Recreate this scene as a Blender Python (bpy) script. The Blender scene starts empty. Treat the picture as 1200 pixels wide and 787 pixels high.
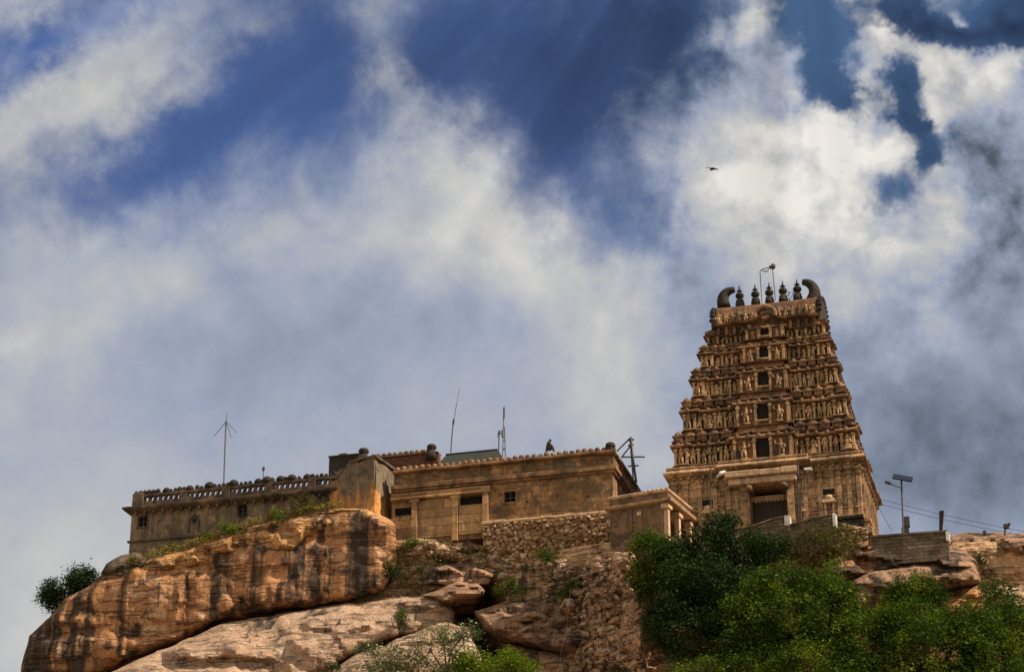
import bpy, math, random
import numpy as np
from mathutils import Vector, Matrix
rad = math.radians
SC = bpy.context.scene
COL = SC.collection
random.seed(7)

# ------------------------------------------------------------------ camera
FPX, PITCH = 2600.0, rad(24)
CAM = np.array([0, 0, 1.6])
R_ = np.array([1.0, 0, 0]); F_ = np.array([0, math.cos(PITCH), math.sin(PITCH)]); U_ = np.array([0, -math.sin(PITCH), math.cos(PITCH)])
cd = bpy.data.cameras.new("camera"); cam = bpy.data.objects.new("camera", cd); COL.objects.link(cam)
cam.location = CAM; cam.rotation_euler = (rad(90) + PITCH, 0, 0)
cd.sensor_width = 36; cd.lens = FPX / 1200 * 36; cd.clip_end = 6000; cd.clip_start = 0.5
SC.camera = cam

# ------------------------------------------------------------------ light
SUN_AZ, SUN_EL = rad(112), rad(43)      # azimuth clockwise from +Y (straight ahead), to the right of the view
sd = bpy.data.lights.new("sun", 'SUN'); sun = bpy.data.objects.new("sun", sd); COL.objects.link(sun)
sd.energy = 5.0; sd.angle = rad(0.6); sd.color = (1.0, 0.83, 0.62)
sv = Vector((math.sin(SUN_AZ) * math.cos(SUN_EL), math.cos(SUN_AZ) * math.cos(SUN_EL), math.sin(SUN_EL)))
sun.rotation_euler = sv.to_track_quat('Z', 'Y').to_euler(); sun.location = (60, 60, 120)
vs = SC.view_settings
vs.view_transform = 'Standard'; vs.look = 'None'; vs.gamma = 1.0; vs.exposure = 0.56; vs.use_curve_mapping = False
SC.render.engine = 'CYCLES'
SC.cycles.max_bounces = 6; SC.cycles.diffuse_bounces = 3; SC.cycles.transparent_max_bounces = 4

class NT:
    """small helper to wire shader nodes"""
    def __init__(s, tree): s.t = tree; s.n = tree.nodes; s.l = tree.links
    def put(s, sock, v):
        if v is None: return
        if isinstance(v, bpy.types.NodeSocket): s.l.new(v, sock)
        elif hasattr(sock, 'default_value'):
            if isinstance(v, (tuple, list)) and len(v) == 3 and sock.type == 'RGBA': v = (*v, 1)
            sock.default_value = v
    def math(s, op, a, b=None, c=None, clamp=False):
        n = s.n.new('ShaderNodeMath'); n.operation = op; n.use_clamp = clamp
        for i, v in enumerate((a, b, c)):
            if v is not None: s.put(n.inputs[i], v)
        return n.outputs[0]
    def vmath(s, op, a, b=None, out=0):
        n = s.n.new('ShaderNodeVectorMath'); n.operation = op
        s.put(n.inputs[0], a)
        if b is not None: s.put(n.inputs[1] if op != 'SCALE' else n.inputs[3], b)
        return n.outputs[out]
    def noise(s, vec, scale, detail=5, rough=0.55, dist=0.0, out='Fac'):
        n = s.n.new('ShaderNodeTexNoise'); n.inputs['Scale'].default_value = scale; n.inputs['Detail'].default_value = detail
        n.inputs['Roughness'].default_value = rough; n.inputs['Distortion'].default_value = dist
        if vec is not None: s.l.new(vec, n.inputs['Vector'])
        return n.outputs[out]
    def ramp(s, fac, stops, interp='LINEAR'):
        n = s.n.new('ShaderNodeValToRGB'); n.color_ramp.interpolation = interp
        e = n.color_ramp.elements
        while len(e) < len(stops): e.new(0.5)
        for i, (p, c) in enumerate(stops):
            e[i].position = p
            e[i].color = (c, c, c, 1) if isinstance(c, (int, float)) else (*c, 1)
        s.put(n.inputs[0], fac); return n.outputs[0]
    def mix(s, f, a, b, mode='MIX'):
        n = s.n.new('ShaderNodeMix'); n.data_type = 'RGBA'; n.blend_type = mode
        s.put(n.inputs[0], f); s.put(n.inputs[6], a); s.put(n.inputs[7], b); return n.outputs[2]
    def mapr(s, v, a, b, c=0.0, d=1.0, smooth=True):
        n = s.n.new('ShaderNodeMapRange'); n.interpolation_type = 'SMOOTHSTEP' if smooth else 'LINEAR'
        s.put(n.inputs[0], v)
        for i, q in enumerate((a, b, c, d)): s.put(n.inputs[i + 1], q)
        return n.outputs[0]
    def mapping(s, vec, loc=(0, 0, 0), rot=(0, 0, 0), scale=(1, 1, 1), kind='POINT'):
        n = s.n.new('ShaderNodeMapping'); n.vector_type = kind
        s.l.new(vec, n.inputs[0]); n.inputs[1].default_value = loc; n.inputs[2].default_value = rot; n.inputs[3].default_value = scale
        return n.outputs[0]

def make_world():
    w = bpy.data.worlds.new("World"); SC.world = w; w.use_nodes = True
    g = NT(w.node_tree); g.n.clear()
    out = g.n.new('ShaderNodeOutputWorld'); bg = g.n.new('ShaderNodeBackground'); bg.inputs[1].default_value = 0.068
    g.l.new(bg.outputs[0], out.inputs[0])
    sky = g.n.new('ShaderNodeTexSky'); sky.sky_type = 'NISHITA'; sky.sun_disc = False
    sky.sun_elevation = SUN_EL; sky.sun_rotation = SUN_AZ; sky.air_density = 1.0; sky.dust_density = 0.6; sky.ozone_density = 2.0
    d = g.n.new('ShaderNodeTexCoord').outputs['Generated']
    # a chart of the part of the sky over the hill: U grows to the right, V downwards, one unit is about 2.2 degrees
    df = g.math('MAXIMUM', g.vmath('DOT_PRODUCT', d, tuple(F_), 1), 0.03)
    u = g.math('MULTIPLY_ADD', g.math('DIVIDE', g.vmath('DOT_PRODUCT', d, tuple(R_), 1), df), FPX / 100, 6.0)
    v = g.math('MULTIPLY_ADD', g.math('DIVIDE', g.vmath('DOT_PRODUCT', d, tuple(U_), 1), df), -FPX / 100, 3.935)
    cx = g.n.new('ShaderNodeCombineXYZ'); g.l.new(u, cx.inputs[0]); g.l.new(v, cx.inputs[1])
    uv0 = cx.outputs[0]
    wn = g.noise(d, 16, 5, 0.6, out='Color')
    wn = g.vmath('SCALE', g.vmath('SUBTRACT', wn, (0.5, 0.5, 0.5)), 1.5)
    wn = g.vmath('ADD', wn, g.vmath('SCALE', g.vmath('SUBTRACT', g.noise(d, 55, 5, 0.62, out='Color'), (0.5, 0.5, 0.5)), 0.55))
    wf = g.vmath('MULTIPLY', wn, (1, 1, 0))
    uv = g.vmath('ADD', uv0, wf)
    acc = {'D': [], 'B': [], 'K': []}
    # centre u, v, radius along, radius across, turn, cover, brightness, darkening of the blue
    blobs = [
        (0.5, 1.45, 1.9, 0.8, -22, .9, .42, 0), (1.55, 0.75, 1.6, 0.7, -42, .75, .3, 0), (0.2, 0.1, 1.2, .55, -10, .7, .2, 0),
        (2.4, 0.25, 1.8, .7, -15, .45, .0, 0), (0.55, 0.62, 1.0, .55, -20, -.75, 0, 0),
        (3.2, 1.0, 2.6, 1.3, -20, -.55, 0, .1), (2.0, 1.7, 2.2, .8, -25, -.45, 0, .05), (4.9, .75, 2.4, 1.0, 20, -.3, 0, .2),
        (6.4, .7, 2.4, 1.6, 10, -.4, -.12, .42), (7.7, .2, 1.5, 1.2, 10, -.55, -.1, .55), (7.2, 1.4, 1.8, 1.1, -30, -.3, -.1, .3),
        (4.65, .85, .8, .35, 60, .45, .12, 0), (4.4, .1, 1.0, .6, 40, .35, .05, 0),
        (5.3, 1.95, 1.5, .9, 45, .5, .36, 0), (4.5, 2.7, 2.0, 1.1, -20, .45, .2, 0), (5.9, 2.7, 2.6, .9, 45, .5, .3, 0),
        (6.7, 3.6, 2.2, 1.1, 60, .4, .3, 0), (2.2, 3.2, 2.4, .9, -18, .4, .25, 0), (0.7, 2.9, 2.0, 1.0, -10, .35, .2, 0),
        (0.5, 3.9, 1.6, .6, -12, .3, .3, 0), (1.0, 2.1, 1.5, .6, -20, -.25, 0, 0),
        (3.0, 4.6, 5.0, 2.0, -8, .6, -.03, 0), (0.8, 5.6, 3.5, 2.0, 0, .6, .08, 0), (0.3, 7.2, 2.5, 2.0, 0, .6, .22, 0),
        (7.3, 2.7, 1.0, 1.0, 80, -.4, -.1, 0), (6.9, 3.0, .6, 1.2, 20, -.1, 0, 0),
        # right-hand cumulus: the bright column, the ring of cloud, the gaps between
        (8.8, 0.25, .62, .5, 60, 1.0, .42, 0), (8.75, 0.85, .75, .62, 80, 1.0, .5, 0), (8.95, 1.4, .85, .7, 40, 1.0, .5, 0), (9.6, 1.8, 1.1, .55, 8, 1.1, .55, 0), (10.15, 1.75, .55, .42, 0, 1.0, .4, 0),
        (8.6, 2.1, 1.3, 1.0, 20, .8, .45, 0), (9.2, 2.3, 1.2, .7, 0, .6, .35, 0), (8.1, 1.3, .9, .7, -30, .45, .25, 0), (7.6, 1.05, .9, .35, -40, .4, .12, 0), (8.5, 2.9, 1.6, 1.2, 0, .6, .22, 0),
        (9.5, .85, .36, .85, 12, -.8, .05, .2), (9.8, 1.22, .45, .34, 30, -1.2, 0, .45), (9.35, .15, .45, .5, 0, -.7, .1, 0),
        (10.08, .75, .34, .62, 20, 1.25, .45, 0), (10.35, .38, .5, .3, -10, 1.2, .5, 0), (10.8, .55, .42, .34, 40, 1.2, .45, 0), (10.05, 1.2, .35, .4, 0, .8, .3, 0),
        (10.42, .98, .48, .5, 0, -1.25, 0, .5), (10.75, 1.5, .5, .34, 30, -1.0, 0, .4), (10.85, 1.95, .48, .42, 20, -1.25, 0, .45), (10.45, 1.4, .4, .3, 0, -.8, 0, .3),
        (11.3, .85, .75, .5, -25, 1.2, .5, 0), (11.85, .6, .5, .35, -35, 1.0, .5, 0), (11.2, 1.35, .65, .5, 0, 1.1, .25, 0), (11.75, 1.2, .7, .6, 0, .9, .28, 0), (11.1, 1.0, .2, .25, 0, -.6, -.4, .2),
        (11.3, 2.15, .5, .6, 20, 1.1, .38, 0), (11.15, 2.7, .42, .6, 0, .9, .38, 0), (11.75, 2.6, .5, .8, 10, .9, -.2, 0), (11.75, 1.8, .6, .5, 0, .7, -.12, 0),
        (11.2, .25, 1.3, .45, 8, -1.1, 0, .6), (10.7, .12, .6, .35, 0, -.8, 0, .4), (11.9, .2, .8, .5, 0, -.9, 0, .6), (11.25, .03, .4, .2, 20, 1.2, .2, -.4), (10.25, 0.0, .5, .25, 0, .9, .3, 0),
        (10.3, 2.35, .7, .3, 10, -.5, -.05, .2), (10.5, 2.75, .7, .45, 0, .7, .3, 0), (10.35, 3.35, 1.5, .6, -10, .8, .42, 0), (11.0, 3.8, .8, .6, 0, .5, .25, 0), (9.3, 3.4, 1.3, .9, 0, .5, .22, 0),
        (11.7, 3.4, .8, 1.2, 15, .7, -.16, 0), (11.8, 4.7, 1.6, 1.2, 0, .8, -.18, 0), (10.4, 4.8, 2.4, 1.0, 10, .7, -.1, 0), (11, 5.7, 2.6, 1.4, 0, .8, -.16, 0),
        (7.4, 4.4, 2.4, 1.2, 0, .6, .2, 0), (5.2, 4.3, 2.4, 1.0, -5, .5, -.02, 0), (6.3, 2.1, 1.0, 1.0, 0, -.2, -.1, .1),
    ]
    for (bu, bv, ru, rv, rot, wd, wb, wk) in blobs:
        m = g.mapping(uv, (bu, bv, 0), (0, 0, rad(rot)), (ru * 1.55, rv * 1.55, 1), 'TEXTURE')
        t = g.n.new('ShaderNodeTexGradient'); t.gradient_type = 'QUADRATIC_SPHERE'; g.l.new(m, t.inputs[0])
        f = t.outputs['Fac']
        for k, wgt in (('D', wd), ('B', wb), ('K', wk)):
            if wgt:
                prev = acc[k][-1] if acc[k] else 0.0
                acc[k].append(g.math('MULTIPLY_ADD', f, wgt * (1.25 if k == 'D' else .8 if k == 'B' else 1.4), prev))
    D, B, K = acc['D'][-1], acc['B'][-1], acc['K'][-1]
    fade = g.mapr(v, 2.2, 4.8, 1.0, 0.42)
    n1 = g.noise(d, 11, 10, 0.61, 0.3); n2 = g.noise(d, 30, 7, 0.6, 0.2)
    # lower in the sky the thin cloud closes up
    low = g.mapr(v, 0.8, 4.4, 0.08, 0.72)
    dens = g.math('ADD', D, low)
    dens = g.math('MULTIPLY_ADD', g.math('SUBTRACT', n1, 0.5), g.math('MULTIPLY', fade, 2.4), dens)
    dens = g.math('MULTIPLY_ADD', g.math('SUBTRACT', n2, 0.5), g.math('MULTIPLY', fade, g.mapr(u, 6.5, 9.0, 1.1, 3.0)), dens)
    crisp = g.mapr(u, 8.2, 9.4)
    cover = g.mapr(dens, g.math('MULTIPLY_ADD', crisp, 0.12, -0.52), g.math('MULTIPLY_ADD', crisp, -0.32, 1.14))
    n3 = g.noise(g.vmath('ADD', d, (0.012, -0.01, 0.02)), 14, 8, 0.58, 0.3)
    br = g.math('ADD', B, g.math('ADD', g.mapr(u, 6.0, 9.0, 0.36, 0.33), g.math('MULTIPLY', g.mapr(v, 3.2, 6.4, 0.0, 0.17), g.mapr(u, 8.6, 10.8, 1.0, 0.15))))
    br = g.math('MULTIPLY_ADD', g.math('SUBTRACT', n3, 0.5), g.math('MULTIPLY', fade, g.mapr(u, 5.5, 9.0, 0.6, 1.3)), br)
    br = g.math('MULTIPLY_ADD', g.math('SUBTRACT', n2, 0.5), g.math('MULTIPLY', fade, g.mapr(u, 5.5, 9.0, 0.5, 1.5)), br)
    # relief of the heaped clouds: side turned up to the light against the side turned away
    e1 = g.noise(d, 20, 6, 0.52, 0.2); e2 = g.noise(g.vmath('ADD', d, tuple(U_ * 0.0075 - R_ * 0.003)), 20, 6, 0.52, 0.2)
    br = g.math('MULTIPLY_ADD', g.math('SUBTRACT', e1, e2), g.math('MULTIPLY_ADD', g.math('MULTIPLY', crisp, g.mapr(v, 2.2, 4.2, 1.0, 0.0)), 1.75, 0.25), br)
    # sunbeams through the cloud gap: bearing around a point above the frame
    ang = g.math('ARCTAN2', g.math('SUBTRACT', u, 9.2), g.math('ADD', v, 3.2))
    rn = g.n.new('ShaderNodeTexNoise'); rn.noise_dimensions = '1D'; rn.inputs['Scale'].default_value = 8; rn.inputs['Detail'].default_value = 2
    g.l.new(ang, rn.inputs['W'])
    beam = g.math('MULTIPLY', g.math('SUBTRACT', rn.outputs['Fac'], 0.45), g.mapr(v, 5.0, -0.5, 0.0, 0.22))
    br = g.math('ADD', br, beam)
    ccol = g.ramp(g.math('MULTIPLY', br, 1.0, clamp=True), [
        (0.0, (0.9, 1.15, 1.5)), (0.2, (2.05, 2.45, 3.3)), (0.42, (3.3, 3.75, 4.9)), (0.7, (5.3, 5.35, 5.4)), (1.0, (8.0, 7.65, 7.2))])
    tint = g.mix(g.mapr(u, 6.0, 9.5), (0.49, 0.63, 0.98), (0.40, 0.60, 0.74))
    blue = g.mix(1.0, sky.outputs[0], tint, 'MULTIPLY')
    blue = g.mix(g.math('MULTIPLY', g.math('SUBTRACT', 1.0, n1), 0.12), blue, (3.2, 3.6, 4.6))
    blue = g.mix(g.math('MULTIPLY', K, 0.8, clamp=True), blue, (0.20, 0.32, 0.74))
    col = g.mix(cover, blue, ccol)
    rays = g.math('MULTIPLY_ADD', g.math('SUBTRACT', rn.outputs['Fac'], 0.5), g.math('MULTIPLY', g.mapr(v, 5.0, 0.3, 0.0, 0.8), g.mapr(df, 0.3, 0.8)), 1.0)
    col = g.vmath('SCALE', col, rays)
    # unseen sky behind the viewer: bright warm overcast added to light the fronts
    back = g.mapr(g.vmath('DOT_PRODUCT', d, (-0.35, -0.93, 0.05), 1), -0.25, 0.55)
    col = g.mix(back, col, g.mix(n1, (6.6, 5.8, 4.8), (10.2, 9.0, 7.5)))
    g.l.new(col, bg.inputs[0])
make_world()

# ------------------------------------------------------------------ places
def ray(x, y): return F_ + R_ * ((x - 600) / FPX) + U_ * ((393.5 - y) / FPX)
def at(x, y, d): return CAM + ray(x, y) * d
class Frame:
    def __init__(s, org, deg):
        s.o = np.array(org, float); s.a = rad(deg)
        s.eu = np.array([math.cos(s.a), -math.sin(s.a), 0]); s.ev = np.array([math.sin(s.a), math.cos(s.a), 0])
    def w(s, u, v, z): return s.o + s.eu * u + s.ev * v + np.array([0, 0, z])
    def on(s, x, y, v=0.0):
        """(u, z) of the point of the plane at depth v that the sight line through photo pixel x, y meets"""
        d = ray(x, y); t = ((s.o - CAM) @ s.ev + v) / (d @ s.ev); P = CAM + d * t - s.o
        return float(P @ s.eu), float(P[2])
ID = Frame((0, 0, 0), 0)
H = Frame(at(897, 625, 130), 15.3)       # the temple's own axes: u along the fronts, v into the hill

# ------------------------------------------------------------------ mesh builder
class MB:
    def __init__(s): s.v = []; s.f = []
    def add(s, vs, fs):
        o = len(s.v); s.v += [tuple(map(float, p)) for p in vs]; s.f += [tuple(i + o for i in f) for f in fs]
        return s
    def box(s, a, b, jit=0.0):
        (x0, y0, z0), (x1, y1, z1) = a, b
        vs = [(x0, y0, z0), (x1, y0, z0), (x1, y1, z0), (x0, y1, z0), (x0, y0, z1), (x1, y0, z1), (x1, y1, z1), (x0, y1, z1)]
        if jit: vs = [tuple(c + random.uniform(-jit, jit) for c in p) for p in vs]
        return s.add(vs, [(0, 3, 2, 1), (4, 5, 6, 7), (0, 1, 5, 4), (1, 2, 6, 5), (2, 3, 7, 6), (3, 0, 4, 7)])
    def bevbox(s, a, b, r):
        (x0, y0, z0), (x1, y1, z1) = a, b
        pr = [(z0, r), (z0 + r, 0), (z1 - r, 0), (z1, r)]
        vs = []
        for z, k in pr: vs += [(x0 + k, y0 + k, z), (x1 - k, y0 + k, z), (x1 - k, y1 - k, z), (x0 + k, y1 - k, z)]
        fs = [(3, 2, 1, 0), (12, 13, 14, 15)]
        for i in range(3):
            for j in range(4):
                k = (j + 1) % 4; fs.append((i * 4 + j, i * 4 + k, i * 4 + 4 + k, i * 4 + 4 + j))
        return s.add(vs, fs)
    def tube(s, pts, r0, r1=None, n=6):
        r1 = r0 if r1 is None else r1
        pts = [Vector(p) for p in pts]; vs = []; m = len(pts)
        for i, p in enumerate(pts):
            t = (pts[min(i + 1, m - 1)] - pts[max(i - 1, 0)]).normalized()
            a = t.cross(Vector((0.3, 1, 0.1)) if abs(t.y) < .9 else Vector((1, 0, 0))).normalized(); b = t.cross(a)
            r = r0 + (r1 - r0) * i / (m - 1) if not isinstance(r0, (list, tuple)) else r0[i]
            for k in range(n):
                q = 2 * math.pi * k / n; vs.append(p + a * (r * math.cos(q)) + b * (r * math.sin(q)))
        fs = [(i * n + k, i * n + (k + 1) % n, (i + 1) * n + (k + 1) % n, (i + 1) * n + k) for i in range(m - 1) for k in range(n)]
        fs += [tuple(range(n - 1, -1, -1)), tuple(range((m - 1) * n, m * n))]
        return s.add(vs, fs)
    def lathe(s, c, prof, n=12, sx=1.0, sy=1.0):
        vs = []; m = len(prof)
        for (r, z) in prof:
            for k in range(n):
                q = 2 * math.pi * k / n; vs.append((c[0] + r * sx * math.cos(q), c[1] + r * sy * math.sin(q), c[2] + z))
        fs = [(i * n + k, i * n + (k + 1) % n, (i + 1) * n + (k + 1) % n, (i + 1) * n + k) for i in range(m - 1) for k in range(n)]
        fs += [tuple(range(n - 1, -1, -1)), tuple(range((m - 1) * n, m * n))]
        return s.add(vs, fs)
    def ell(s, c, r, n=8, m=5):
        vs = [(c[0], c[1], c[2] - r[2])]
        for i in range(1, m):
            t = -math.pi / 2 + math.pi * i / m
            for k in range(n):
                q = 2 * math.pi * k / n
                vs.append((c[0] + r[0] * math.cos(t) * math.cos(q), c[1] + r[1] * math.cos(t) * math.sin(q), c[2] + r[2] * math.sin(t)))
        vs.append((c[0], c[1], c[2] + r[2])); L = len(vs) - 1
        fs = [(0, 1 + (k + 1) % n, 1 + k) for k in range(n)]
        for i in range(m - 2):
            for k in range(n): a = 1 + i * n; fs.append((a + k, a + (k + 1) % n, a + n + (k + 1) % n, a + n + k))
        a = 1 + (m - 2) * n
        fs += [(a + k, a + (k + 1) % n, L) for k in range(n)]
        return s.add(vs, fs)
    def prism(s, poly, y0, y1):
        """polygon in x, z carried from depth y0 to y1"""
        n = len(poly); vs = [(x, y0, z) for x, z in poly] + [(x, y1, z) for x, z in poly]
        fs = [tuple(range(n)), tuple(range(2 * n - 1, n - 1, -1))] + [(i, i + n, (i + 1) % n + n, (i + 1) % n) for i in range(n)]
        return s.add(vs, fs)
    def loft(s, rings):
        n = len(rings[0]); vs = [p for r in rings for p in r]
        fs = [(i * n + k, i * n + (k + 1) % n, (i + 1) * n + (k + 1) % n, (i + 1) * n + k) for i in range(len(rings) - 1) for k in range(n)]
        fs += [tuple(range(n - 1, -1, -1)), tuple(range((len(rings) - 1) * n, len(rings) * n))]
        return s.add(vs, fs)
    def mesh(s, name, mat, sub=(0, 0, 0), smooth=False):
        me = bpy.data.meshes.new(name)
        me.from_pydata([(p[0] - sub[0], p[1] - sub[1], p[2] - sub[2]) for p in s.v], [], s.f); me.materials.append(mat)
        if smooth: me.polygons.foreach_set('use_smooth', [True] * len(me.polygons))
        me.update(); return me
BASE = {}
def link(name, data, parent=None, loc=(0, 0, 0), rz=0.0):
    o = bpy.data.objects.new(name, data); COL.objects.link(o); o.location = loc; o.rotation_euler = (0, 0, rz)
    if parent is not None: o.parent = parent
    return o
def tag(o, label=None, cat=None, group=None, kind=None):
    if label: o['label'] = label
    if cat: o['category'] = cat
    if group: o['group'] = group
    if kind: o['kind'] = kind
    return o
def thing(name, label, cat, frame, base, group=None):
    """an Empty at the thing's base, turned with its frame"""
    o = link(name, None, None, tuple(frame.w(*base)), -frame.a); BASE[o.name] = base
    return tag(o, label, cat, group)
def part(name, mb, mat, parent, smooth=False, root=None):
    b = BASE[(root or parent).name]
    o = link(name, mb.mesh(name, mat, b, smooth), parent)
    return o
def solid(name, label, cat, mb, mat, frame, base, smooth=False, group=None, kind=None):
    o = link(name, mb.mesh(name, mat, base, smooth), None, tuple(frame.w(*base)), -frame.a); BASE[o.name] = base
    return tag(o, label, cat, group, kind)

# ------------------------------------------------------------------ noise on arrays
def vnoise(P, seed=0):
    P = np.asarray(P, float); i = np.floor(P).astype(np.int64); f = P - i; f = f * f * (3 - 2 * f)
    def h(a, b, c):
        n = (a * 374761393 + b * 668265263 + c * 1274126177 + seed * 974634777) & 0xffffffff
        n = ((n ^ (n >> 13)) * 1274126177) & 0xffffffff
        n = (n ^ (n >> 16)) & 0xffffffff
        return n / 4294967295.0
    x, y, z = i[..., 0], i[..., 1], i[..., 2]; r = 0
    for dx in (0, 1):
        for dy in (0, 1):
            for dz in (0, 1):
                w = (f[..., 0] if dx else 1 - f[..., 0]) * (f[..., 1] if dy else 1 - f[..., 1]) * (f[..., 2] if dz else 1 - f[..., 2])
                r = r + w * h(x + dx, y + dy, z + dz)
    return r * 2 - 1
def fbm(P, oct=5, seed=0, gain=0.5):
    r = 0; a = 1.0; P = np.array(P, float)
    for k in range(oct): r = r + a * vnoise(P, seed + k); P = P * 2.03 + 11.3; a *= gain
    return r
def ridge(P, oct=4, seed=0):
    r = 0; a = 1.0; P = np.array(P, float)
    for k in range(oct): r = r + a * (1 - 2 * np.abs(vnoise(P, seed + k))); P = P * 2.03 + 7.7; a *= 0.5
    return r

# ------------------------------------------------------------------ materials
def newmat(name, rough=0.9, spec=0.25):
    m = bpy.data.materials.new(name); m.use_nodes = True; g = NT(m.node_tree)
    b = g.n['Principled BSDF']; b.inputs['Roughness'].default_value = rough; b.inputs['Specular IOR Level'].default_value = spec
    return m, g, b
def pos(g): return g.n.new('ShaderNodeNewGeometry').outputs['Position']
def bump(g, b, h, dist, strength=1.0):
    n = g.n.new('ShaderNodeBump'); n.inputs['Distance'].default_value = dist; n.inputs['Strength'].default_value = strength
    g.l.new(h, n.inputs['Height']); g.l.new(n.outputs[0], b.inputs['Normal'])
def flat(name, col, rough=0.7, spec=0.3, metal=0.0):
    m, g, b = newmat(name, rough, spec); P = pos(g)
    n = g.noise(P, 3.0, 4)
    c2 = tuple(c * 0.6 for c in col)
    g.l.new(g.mix(g.ramp(n, [(0.35, 0.0), (0.7, 1.0)]), col, c2), b.inputs['Base Color']); b.inputs['Metallic'].default_value = metal
    return m
def masonry(name, cols, stain=0.5, streak=0.5, stain_col=(0.035, 0.03, 0.026), course=None, bumpd=0.06, patch=None, fine=6.0, cs=0.8):
    """weathered stone or plaster: blotches of cols, dark mould stains and runs, optional block courses"""
    m, g, b = newmat(name); P = pos(g)
    n0 = g.noise(P, 0.55, 6, 0.62, 0.6); n1 = g.noise(P, 2.2, 6, 0.6)
    f = g.math('MULTIPLY_ADD', g.math('SUBTRACT', n1, 0.5), 0.6, n0)
    st = [(0.28 + 0.44 * i / (len(cols) - 1), c) for i, c in enumerate(cols)]
    col = g.ramp(f, st)
    n2 = g.noise(P, fine, 5, 0.65)
    col = g.mix(1.0, col, g.ramp(n2, [(0.25, 0.62), (0.75, 1.3)]), 'MULTIPLY')
    if patch:
        pm = g.ramp(g.noise(P, 0.8, 5, 0.6, 1.0), [(0.56, 0.0), (0.62, 1.0)])
        col = g.mix(pm, col, patch)
    hgt = g.math('MULTIPLY_ADD', n1, 0.7, g.math('MULTIPLY', n2, 0.5))
    if course:
        u = g.vmath('DOT_PRODUCT', P, tuple(H.eu), 1); z = g.n.new('ShaderNodeSeparateXYZ'); g.l.new(P, z.inputs[0])
        w = g.math('MULTIPLY_ADD', g.math('SUBTRACT', n1, .5), 0.12, u)
        cv = g.n.new('ShaderNodeCombineXYZ'); g.l.new(w, cv.inputs[0]); g.l.new(g.math('MULTIPLY_ADD', g.math('SUBTRACT', n0, .5), .15, z.outputs[2]), cv.inputs[1])
        br = g.n.new('ShaderNodeTexBrick'); g.l.new(cv.outputs[0], br.inputs[0])
        br.inputs['Color1'].default_value = (1, 1, 1, 1); br.inputs['Color2'].default_value = (0.38, 0.38, 0.38, 1); br.inputs['Mortar'].default_value = (0.16, 0.16, 0.16, 1)
        br.inputs['Scale'].default_value = 1.0; br.inputs['Mortar Size'].default_value = 0.014; br.inputs['Mortar Smooth'].default_value = 0.3
        br.inputs['Brick Width'].default_value = course[0]; br.inputs['Row Height'].default_value = course[1]
        col = g.mix(cs, col, br.outputs['Color'], 'MULTIPLY')
        hgt = g.math('MULTIPLY_ADD', br.outputs['Fac'], -0.6, hgt)
    s1 = g.noise(P, 0.9, 7, 0.68, 0.8)
    sm = g.ramp(s1, [(0.62 - 0.22 * stain, 0.0), (0.74 - 0.2 * stain, 1.0)])
    s2 = g.noise(g.mapping(P, scale=(1.7, 1.7, 0.13)), 1.0, 5, 0.62, 0.2)
    s3 = g.ramp(s2, [(0.62 - 0.2 * streak, 0.0), (0.74 - 0.2 * streak, 1.0)])
    sm = g.math('MAXIMUM', g.math('MULTIPLY', sm, 0.85), g.math('MULTIPLY', s3, 0.7))
    col = g.mix(g.math('MULTIPLY', sm, g.ramp(n2, [(0.2, 0.55), (0.7, 1.0)])), col, stain_col)
    g.l.new(col, b.inputs['Base Color']); bump(g, b, hgt, bumpd)
    return m
def rockmat(name, cols, streak=0.5, dark=(0.035, 0.03, 0.027), lichen=0.35, slant=0.0, grain=1.0):
    m, g, b = newmat(name, 0.92, 0.2); P = pos(g)
    n0 = g.noise(P, 0.22, 6, 0.6, 0.8); n1 = g.noise(P, 1.3, 7, 0.66, 0.4); n2 = g.noise(P, 6.5, 5, 0.7)
    f = g.math('MULTIPLY_ADD', g.math('SUBTRACT', n1, 0.5), 0.75, n0)
    col = g.ramp(f, [(0.26 + 0.48 * i / (len(cols) - 1), c) for i, c in enumerate(cols)])
    col = g.mix(1.0, col, g.ramp(n2, [(0.25, 0.55), (0.75, 1.4)]), 'MULTIPLY')
    # water runs down the face: tall narrow stains with ragged sides
    s0 = g.noise(g.mapping(P, rot=(0, slant, 0), scale=(0.55, 0.55, 0.022)), 1.0, 4, 0.6, 0.25)
    s1 = g.noise(g.mapping(P, rot=(0, slant, 0), scale=(2.2, 2.2, 0.09)), 1.0, 5, 0.6, 0.2)
    sf = g.math('MULTIPLY_ADD', g.math('SUBTRACT', s1, 0.5), 0.38, s0)
    sm = g.ramp(sf, [(0.585 - 0.13 * streak, 0.0), (0.685 - 0.13 * streak, 1.0)])
    sm = g.math('MULTIPLY', sm, g.ramp(g.noise(P, 0.9, 5, .65), [(0.3, 0.7), (0.5, 1.0)]))
    col = g.mix(g.math('MULTIPLY', sm, 0.94), col, dark)
    lm = g.ramp(g.noise(P, 0.75, 8, 0.72, 0.5), [(0.60 - 0.1 * lichen, 0.0), (0.70, 1.0)])
    col = g.mix(g.math('MULTIPLY', lm, 0.85), col, (0.07, 0.062, 0.05))
    wv = g.noise(g.mapping(P, rot=(rad(10), rad(-8), 0), scale=(0.35, 0.35, 3.2)), 1.0, 6, 0.62, 0.4)
    cr = g.ramp(wv, [(0.40, 0.0), (0.435, 1.0), (0.47, 0.0)])
    col = g.mix(g.math('MULTIPLY', cr, 0.5), col, (0.05, 0.038, 0.03))
    g.l.new(col, b.inputs['Base Color'])
    h = g.math('MULTIPLY_ADD', n2, 0.35 * grain, g.math('MULTIPLY', n1, 1.3))
    h = g.math('MULTIPLY_ADD', cr, -0.4, h)
    bump(g, b, h, 0.22)
    return m
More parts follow.
